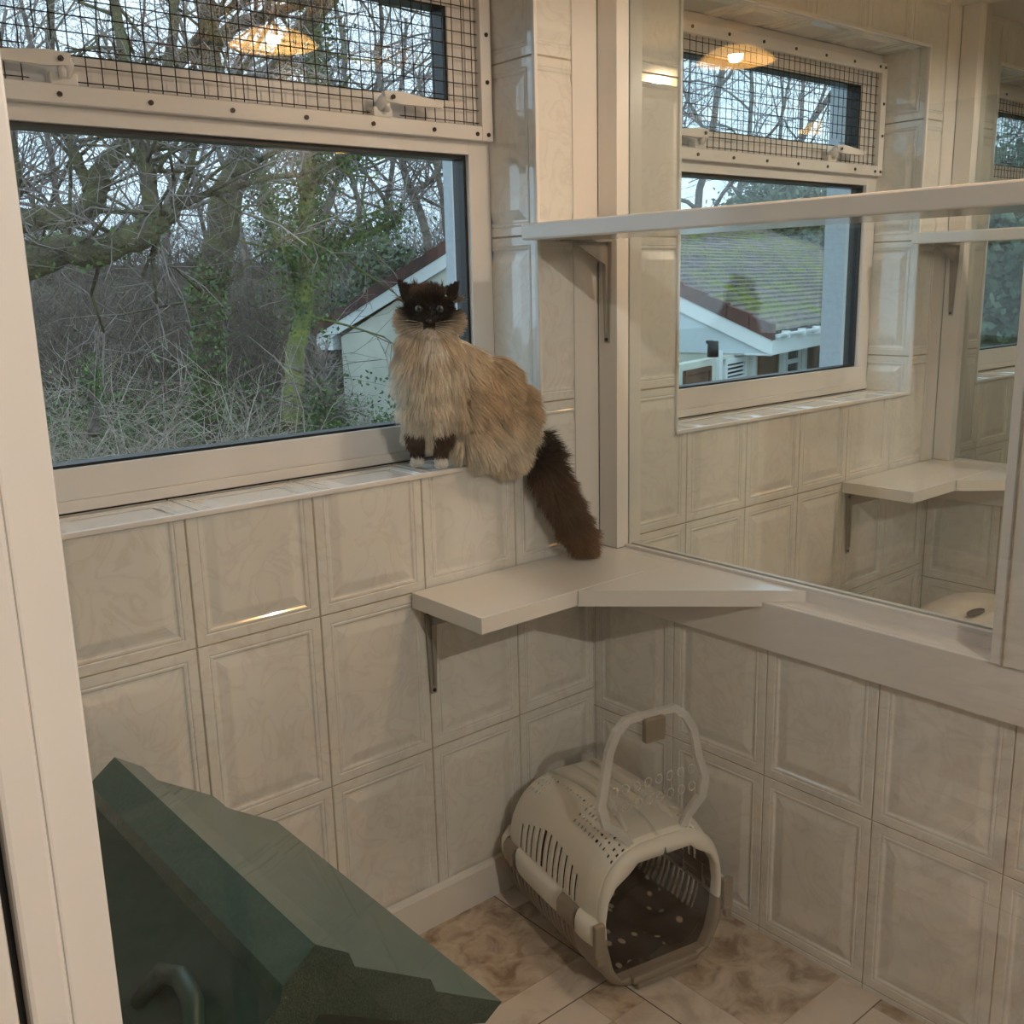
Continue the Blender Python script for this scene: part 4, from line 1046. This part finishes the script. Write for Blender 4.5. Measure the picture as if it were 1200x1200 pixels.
# ------------------------------------------------------------------ the cat on the sill
def build_cat():
    rng = np.random.default_rng(77)
    foot = at(505, 543, z=WZ0+.0005)
    t = thing('cat', 'fluffy cream cat with dark brown face and tail sitting on the window sill', 'cat', (foot.x, .03, WZ0+.0005))
    O = np.array(t.location)
    px2 = lambda u, v, y: np.array(at(u, v, y=y))
    H = px2(503, 363, .015); cd = np.array(CAM)-H; cd /= np.linalg.norm(cd); rr_, uu_ = np.array(cR), np.array(cU)
    b = MB(); 
    def ell(c, r, sub=3):
        b.ball(c, 1, sub, 0, r)
    def chain(P, R):
        for i in range(len(P)-1):
            n = max(2, int(np.linalg.norm(P[i+1]-P[i])/.006))
            for k in range(n+1): f = k/n; rad = R[i]*(1-f)+R[i+1]*f; ell(P[i]*(1-f)+P[i+1]*f, (rad, rad, rad), 2)
    ell(H, (.041, .040, .038)); ell(H-uu_*.020, (.045, .042, .034))
    ell(H+cd*.026-uu_*.026, (.020, .020, .015)); ell(H-uu_*.024-rr_*.030-cd*.006, (.024, .024, .022)); ell(H-uu_*.024+rr_*.030-cd*.006, (.024, .024, .022)); ell(H+cd*.030-uu_*.010, (.012, .012, .014)); ell(H+cd*.024-uu_*.038, (.012, .012, .009))
    chain([H-uu_*.02, px2(503, 410, .03), px2(505, 430, .03)], [.042, .054, .058])
    ell(px2(499, 436, .03), (.056, .050, .060)); ell(px2(503, 476, .03), (.050, .046, .055)); ell(px2(497, 500, .045), (.036, .036, .035))
    ell(px2(535, 430, .025), (.055, .052, .058)); ell(px2(545, 470, .02), (.072, .050, .070)); ell(px2(575, 455, .01), (.055, .048, .070))
    ell(px2(590, 497, -.002), (.058, .046, .060)); ell(px2(598, 478, .008), (.048, .045, .062)); ell(px2(566, 515, -.004), (.060, .044, .045)); ell(px2(592, 530, -.016), (.040, .035, .030))
    for u, v0, y in ((490, 498, .072), (518, 500, .018)):
        top = px2(u, v0, y); bot = px2(u-1, 538, y+.002); chain([top, (top+bot)/2, bot], [.020, .0145, .0125])
        pw = px2(u-1, 540, y); pw[2] = O[2]+.0125; f = cd.copy(); f[2] = 0; f /= np.linalg.norm(f)
        for k in (-1.1, 0, 1.1): q = pw+f*.006+np.array([f[1], -f[0], 0])*.0065*k; ell(q, (.0085, .0085, .0105), 2)
        ell(pw, (.0135, .0145, .0120), 2)
    TP = [px2(612, 505, -.012), px2(632, 535, -.036), px2(650, 575, -.050), px2(670, 612, -.060), px2(686, 640, -.066)]
    chain(TP, [.024, .024, .025, .024, .013])
    # ears
    for sg, tip, ba, bb in ((-1, (467, 329), (472, 353), (489, 340)), (1, (537, 331), (519, 340), (534, 354))):
        T_, A_, B_ = [np.array(CAM)+(np.array(cF)+rr_*((u-600)/FPX)-uu_*((v-600)/FPX))*np.dot(H-np.array(CAM), np.array(cF)) for u, v in (tip, ba, bb)]
        for i in range(15):
            f = i/14; c0 = A_*(1-f)+T_*f; c1 = B_*(1-f)+T_*f; m_ = max(1, int(7*(1-f)))
            for k in range(m_+1):
                g_ = k/max(1, m_); bow = .010*math.sin(PI*g_)*(1-f); ell(c0*(1-g_)+c1*g_-cd*(bow+.004), (.0042,)*3, 1)
    V0 = [np.array(v)-O for v in b.v]; b.v = [tuple(v) for v in V0]
    M_FUR = bpy.data.materials.new('long_cat_fur'); M_FUR.use_nodes = True; n = M_FUR.node_tree; pb = n.nodes['Principled BSDF']; at_ = n.nodes.new('ShaderNodeAttribute'); at_.attribute_name = 'coat'
    n.links.new(at_.outputs['Color'], pb.inputs['Base Color']); pb.inputs['Roughness'].default_value = .55; pb.inputs['Specular IOR Level'].default_value = .25
    ob = b.build('body', M_FUR, t)
    md = ob.modifiers.new('weld', 'REMESH'); md.mode = 'VOXEL'; md.voxel_size = .0032; md.use_smooth_shade = True
    sm_ = ob.modifiers.new('soft', 'SMOOTH'); sm_.factor = .6; sm_.iterations = 5
    dg = bpy.context.evaluated_depsgraph_get(); me = bpy.data.meshes.new_from_object(ob.evaluated_get(dg)); ob.modifiers.clear(); ob.data = me
    me.materials.clear(); me.materials.append(M_FUR)
    nv = len(me.vertices); co = np.empty(nv*3, np.float32); me.vertices.foreach_get('co', co); co = co.reshape(-1, 3)+O
    me.calc_loop_triangles(); nt_ = len(me.loop_triangles); tri = np.empty(nt_*3, np.int32); me.loop_triangles.foreach_get('vertices', tri); tri = tri.reshape(-1, 3)
    Fv, Rv, Uv, Cv = (np.array(q) for q in (cF, cR, cU, CAM))
    def uv(P): d = P-Cv; z = d@Fv; return 600+FPX*(d@Rv)/z, 600-FPX*(d@Uv)/z
    def sst(x, a, b_): x = np.clip((x-a)/(b_-a), 0, 1); return x*x*(3-2*x)
    def mixc(c, k, col): return c*(1-k[:, None])+np.array(col)*k[:, None]
    TPa = np.array(TP)
    def region(P):
        u, v = uv(P); dT = np.min(np.linalg.norm(P[:, None, :]-TPa[None], axis=2), axis=1)
        # distance to the tail line
        best = np.full(len(P), 9.); par = np.zeros(len(P))
        for i in range(4):
            a_, b_ = TPa[i], TPa[i+1]; ab = b_-a_; s_ = np.clip(((P-a_)@ab)/(ab@ab), 0, 1); dd = np.linalg.norm(P-(a_+s_[:, None]*ab), axis=1); k = dd < best; best[k] = dd[k]; par[k] = i+s_[k]
        tail = (best < .034) & (par > .35) & (u+.55*(v-520) > 622)
        return u, v, tail, par
    def coat(P):
        u, v, tail, par = region(P); n_ = len(P); c = np.tile(np.array([.86, .79, .67]), (n_, 1))
        c = mixc(c, sst(-u, -500, -455), (.84, .82, .78))                       # pale far side
        c = mixc(c, sst(v, 430, 380)*0+sst(u+.25*(v-400), 520, 580)*sst(-v, -545, -470), (.62, .49, .345))   # tan back
        c = mixc(c, .75*sst(-(np.hypot((u-503)/48, (v-385)/46)), -1.25, -.75), (.58, .46, .33))  # tan around the head
        c = mixc(c, sst(v, 395, 430)*sst(-np.abs(u-505), -45, -15)*.8, (.70, .63, .52))
        c = mixc(c, sst(v, 520, 545)*sst(u, 545, 570), (.70, .60, .47))
        legs = (v > 497) & (v < 534) & ((np.abs(u-489) < 9) | (np.abs(u-519) < 12)); c[legs & (P[:, 2] < 1.115)] = (.105, .068, .050)
        c = mixc(c, sst(-np.hypot((u-503)/33, (v-350)/23), -1.25, -.80), (.10, .066, .050))
        c = mixc(c, sst(-np.hypot((u-503)/28, (v-366)/21), -1.2, -.75), (.012, .008, .007))
        ear = (v < 352) & (np.abs(u-502) > 19); c[ear] = (.030, .021, .019)
        c = mixc(c, sst(-v, -337, -331)*sst(-np.abs(u-502), -20, -14), (.45, .38, .32))
        c = mixc(c, (np.hypot((u-503)/8, (v-388.5)/4.2) < 1).astype(float), (.80, .72, .66))
        c = mixc(c, (np.hypot((u-509)/9, (v-401)/9) < 1).astype(float)*.8, (.85, .80, .72))
        c[tail] = (.15, .092, .058)
        tk = tail.astype(float)*sst(-par, -1.6, -.6); c = mixc(c, tk, (.065, .048, .040))
        tk = tail.astype(float)*sst(par, 2.6, 3.9); c = mixc(c, tk, (.23, .14, .080))
        paws = (P[:, 2] < O[2]+.028) & (u < 537) & (v > 524); c[paws] = (.86, .81, .75)
        return c
    def set_attr(me_, C):
        A = me_.attributes.new('coat', 'FLOAT_COLOR', 'POINT'); A.data.foreach_set('color', np.concatenate([C, np.ones((len(C), 1))], 1).astype(np.float32).ravel())
    set_attr(me, coat(co)*.8)
    # fur strands rooted all over the skin
    a_, b_, c_ = co[tri[:, 0]], co[tri[:, 1]], co[tri[:, 2]]; nrm = np.cross(b_-a_, c_-a_); ar = np.linalg.norm(nrm, axis=1); nrm /= ar[:, None]+1e-12
    N = 95000; wgt = ar.copy(); ctr = (a_+b_+c_)/3; u, v = uv(ctr)
    facing = (nrm@(Cv-H)/np.linalg.norm(Cv-H)); wgt *= np.where(facing > -.35, 1.0, .45)
    idx = rng.choice(len(ar), N, p=wgt/wgt.sum()); r1 = np.sqrt(rng.random(N)); r2 = rng.random(N)
    P = a_[idx]*(1-r1)[:, None]+b_[idx]*(r1*(1-r2))[:, None]+c_[idx]*(r1*r2)[:, None]; nr = nrm[idx]
    u, v, tail, par = region(P); down = np.array([0, 0, -1.])
    Ln = np.full(N, .040); dirv = nr*.55+down*.75
    body_r = (u > 545); dirv[body_r] = (nr*.5+down*.62+Rv*.38)[body_r]
    head = np.hypot((u-503)/36, (v-362)/30) < 1.1
    hd = P-(H+cd*.03-uu_*.02); hd -= (hd@cd)[:, None]*cd; hn = np.linalg.norm(hd, axis=1)+1e-6; hdir = hd/hn[:, None]
    dirv[head] = (nr*.35+hdir*.9)[head]; Ln[head] = np.clip(.005+.42*(hn-.022), .0045, .022)[head]
    ck = head & (np.abs(u-503) > 24) & (v > 362); Ln[ck] = .024; ruff = (~head) & (np.hypot((u-503)/60, (v-385)/50) < 1); dirv[ruff] = (nr*.55+hdir*.35+down*.75)[ruff]; Ln[ruff] = .042
    ear = (v < 352) & (np.abs(u-502) > 17) & head | ((v < 350) & (np.abs(u-502) > 20)); Ln[ear] = .0045; dirv[ear] = (nr*.4+uu_*.8)[ear]
    lowleg = (P[:, 2] < O[2]+.075) & (u < 537); Ln[lowleg] = .012; dirv[lowleg] = (nr*.3+down*.8)[lowleg]
    paws = (P[:, 2] < O[2]+.026) & (u < 537) & (v > 524); Ln[paws] = .0035; 
    td = TPa[-1]-TPa[0]; td /= np.linalg.norm(td); dirv[tail] = (nr*.50+td*.85)[tail]; Ln[tail] = .044
    tb = tail & (par < 1.2); dirv[tb] = (nr*.75+Rv*.5+td*.35)[tb]; Ln[tb] = .045
    hip = (v > 515) & (u > 555) & (~tail); Ln[hip] = .034; skirt = (v > 478) & (u < 542) & (P[:, 2] > O[2]+.06); Ln[skirt] = .028
    clump = np.array([noise.noise_vector(Vector(p*38)) for p in P[::1]]) if N < 200000 else 0
    dirv = dirv/np.linalg.norm(dirv, axis=1, keepdims=True)+clump*.42+rng.normal(size=(N, 3))*.10
    dirv /= np.linalg.norm(dirv, axis=1, keepdims=True); Ln *= .65+.5*rng.random(N)
    bend = down*.30; bend = np.where(tail[:, None] | head[:, None], 0, 1)*bend
    p1 = P+dirv*(Ln*.5)[:, None]; d2 = dirv+bend; d2 /= np.linalg.norm(d2, axis=1, keepdims=True); p2 = p1+d2*(Ln*.5)[:, None]
    # keep strands out of the sill, the wall, the shelf and the glass
    for q in (p1, p2):
        ins = q[:, 1] > -.010; q[ins, 2] = np.maximum(q[ins, 2], O[2]+.001); q[:, 1] = np.minimum(q[:, 1], .138)
        below = q[:, 2] < O[2]+.001; q[below, 1] = np.minimum(q[below, 1], -.012); q[:, 2] = np.maximum(q[:, 2], .784)
        q[:, 0] = np.where(q[:, 1] > -.01, np.minimum(q[:, 0], -.166), np.minimum(q[:, 0], .012))
    wd = np.cross(dirv, Cv-P); wd /= np.linalg.norm(wd, axis=1, keepdims=True); wd = wd*.8+rng.normal(size=(N, 3))*.35; wd /= np.linalg.norm(wd, axis=1, keepdims=True)
    w0 = np.where(Ln < .012, .00045, .00062)[:, None]; P0 = P-nr*.001
    VV = np.stack([P0-wd*w0, P0+wd*w0, p1-wd*w0*.85, p1+wd*w0*.85, p2-wd*w0*.15, p2+wd*w0*.15], 1)
    base = np.arange(N)[:, None]*6; FF = np.concatenate([base+np.array([[0, 1, 3, 2]]), base+np.array([[2, 3, 5, 4]])], 0)
    fo = np_mesh('fur', VV.reshape(-1, 3)-O, FF, M_FUR, t)
    C = coat(P)*(.78+.40*rng.random((N, 1))); st = np.array([noise.noise(Vector(p*30)) for p in P]); C *= (1+.35*st)[:, None]
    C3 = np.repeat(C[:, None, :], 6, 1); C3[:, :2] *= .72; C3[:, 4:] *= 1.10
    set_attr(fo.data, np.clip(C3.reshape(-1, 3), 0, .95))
    # eyes, nose, whiskers
    M_IRIS = mat('blue_grey_iris', (.055, .065, .08), .2); M_PUP = mat('black_pupil', (.003, .003, .004), .05, coat=1); M_NOSE = mat('dark_nose', (.02, .013, .013), .35)
    for sg in (-1, 1):
        c = H+cd*.0375+rr_*(.0208*sg)+uu_*.0015
        a = MB(); a.ball(c-O, .0078, 3); e = a.build('eye', M_IRIS, t)
        a = MB(); a.ball(c-O+cd*.0046, .0040, 2, 0, (1, 1, 1.1)); a.build('pupil', M_PUP, e)
    a = MB(); a.ball(H+cd*.0475-uu_*.0225-O, .0052, 2, 0, (1.2, 1, .8)); a.build('nose', M_NOSE, t)
    a = MB()
    for sg in (-1, 1):
        for k in range(6):
            p0 = H+cd*.043-uu_*(.026+.0025*k)+rr_*sg*.012; dv = rr_*sg+uu_*(.18-.14*k)+cd*.10; dv /= np.linalg.norm(dv)
            a.tube([p0-O, p0+dv*.028-O, p0+dv*.056-uu_*.005-O], [.00032, .00026, .0001], 4)
    a.build('whiskers', mat('white_whisker', (.85, .83, .80), .4), t)
    return t
build_cat()
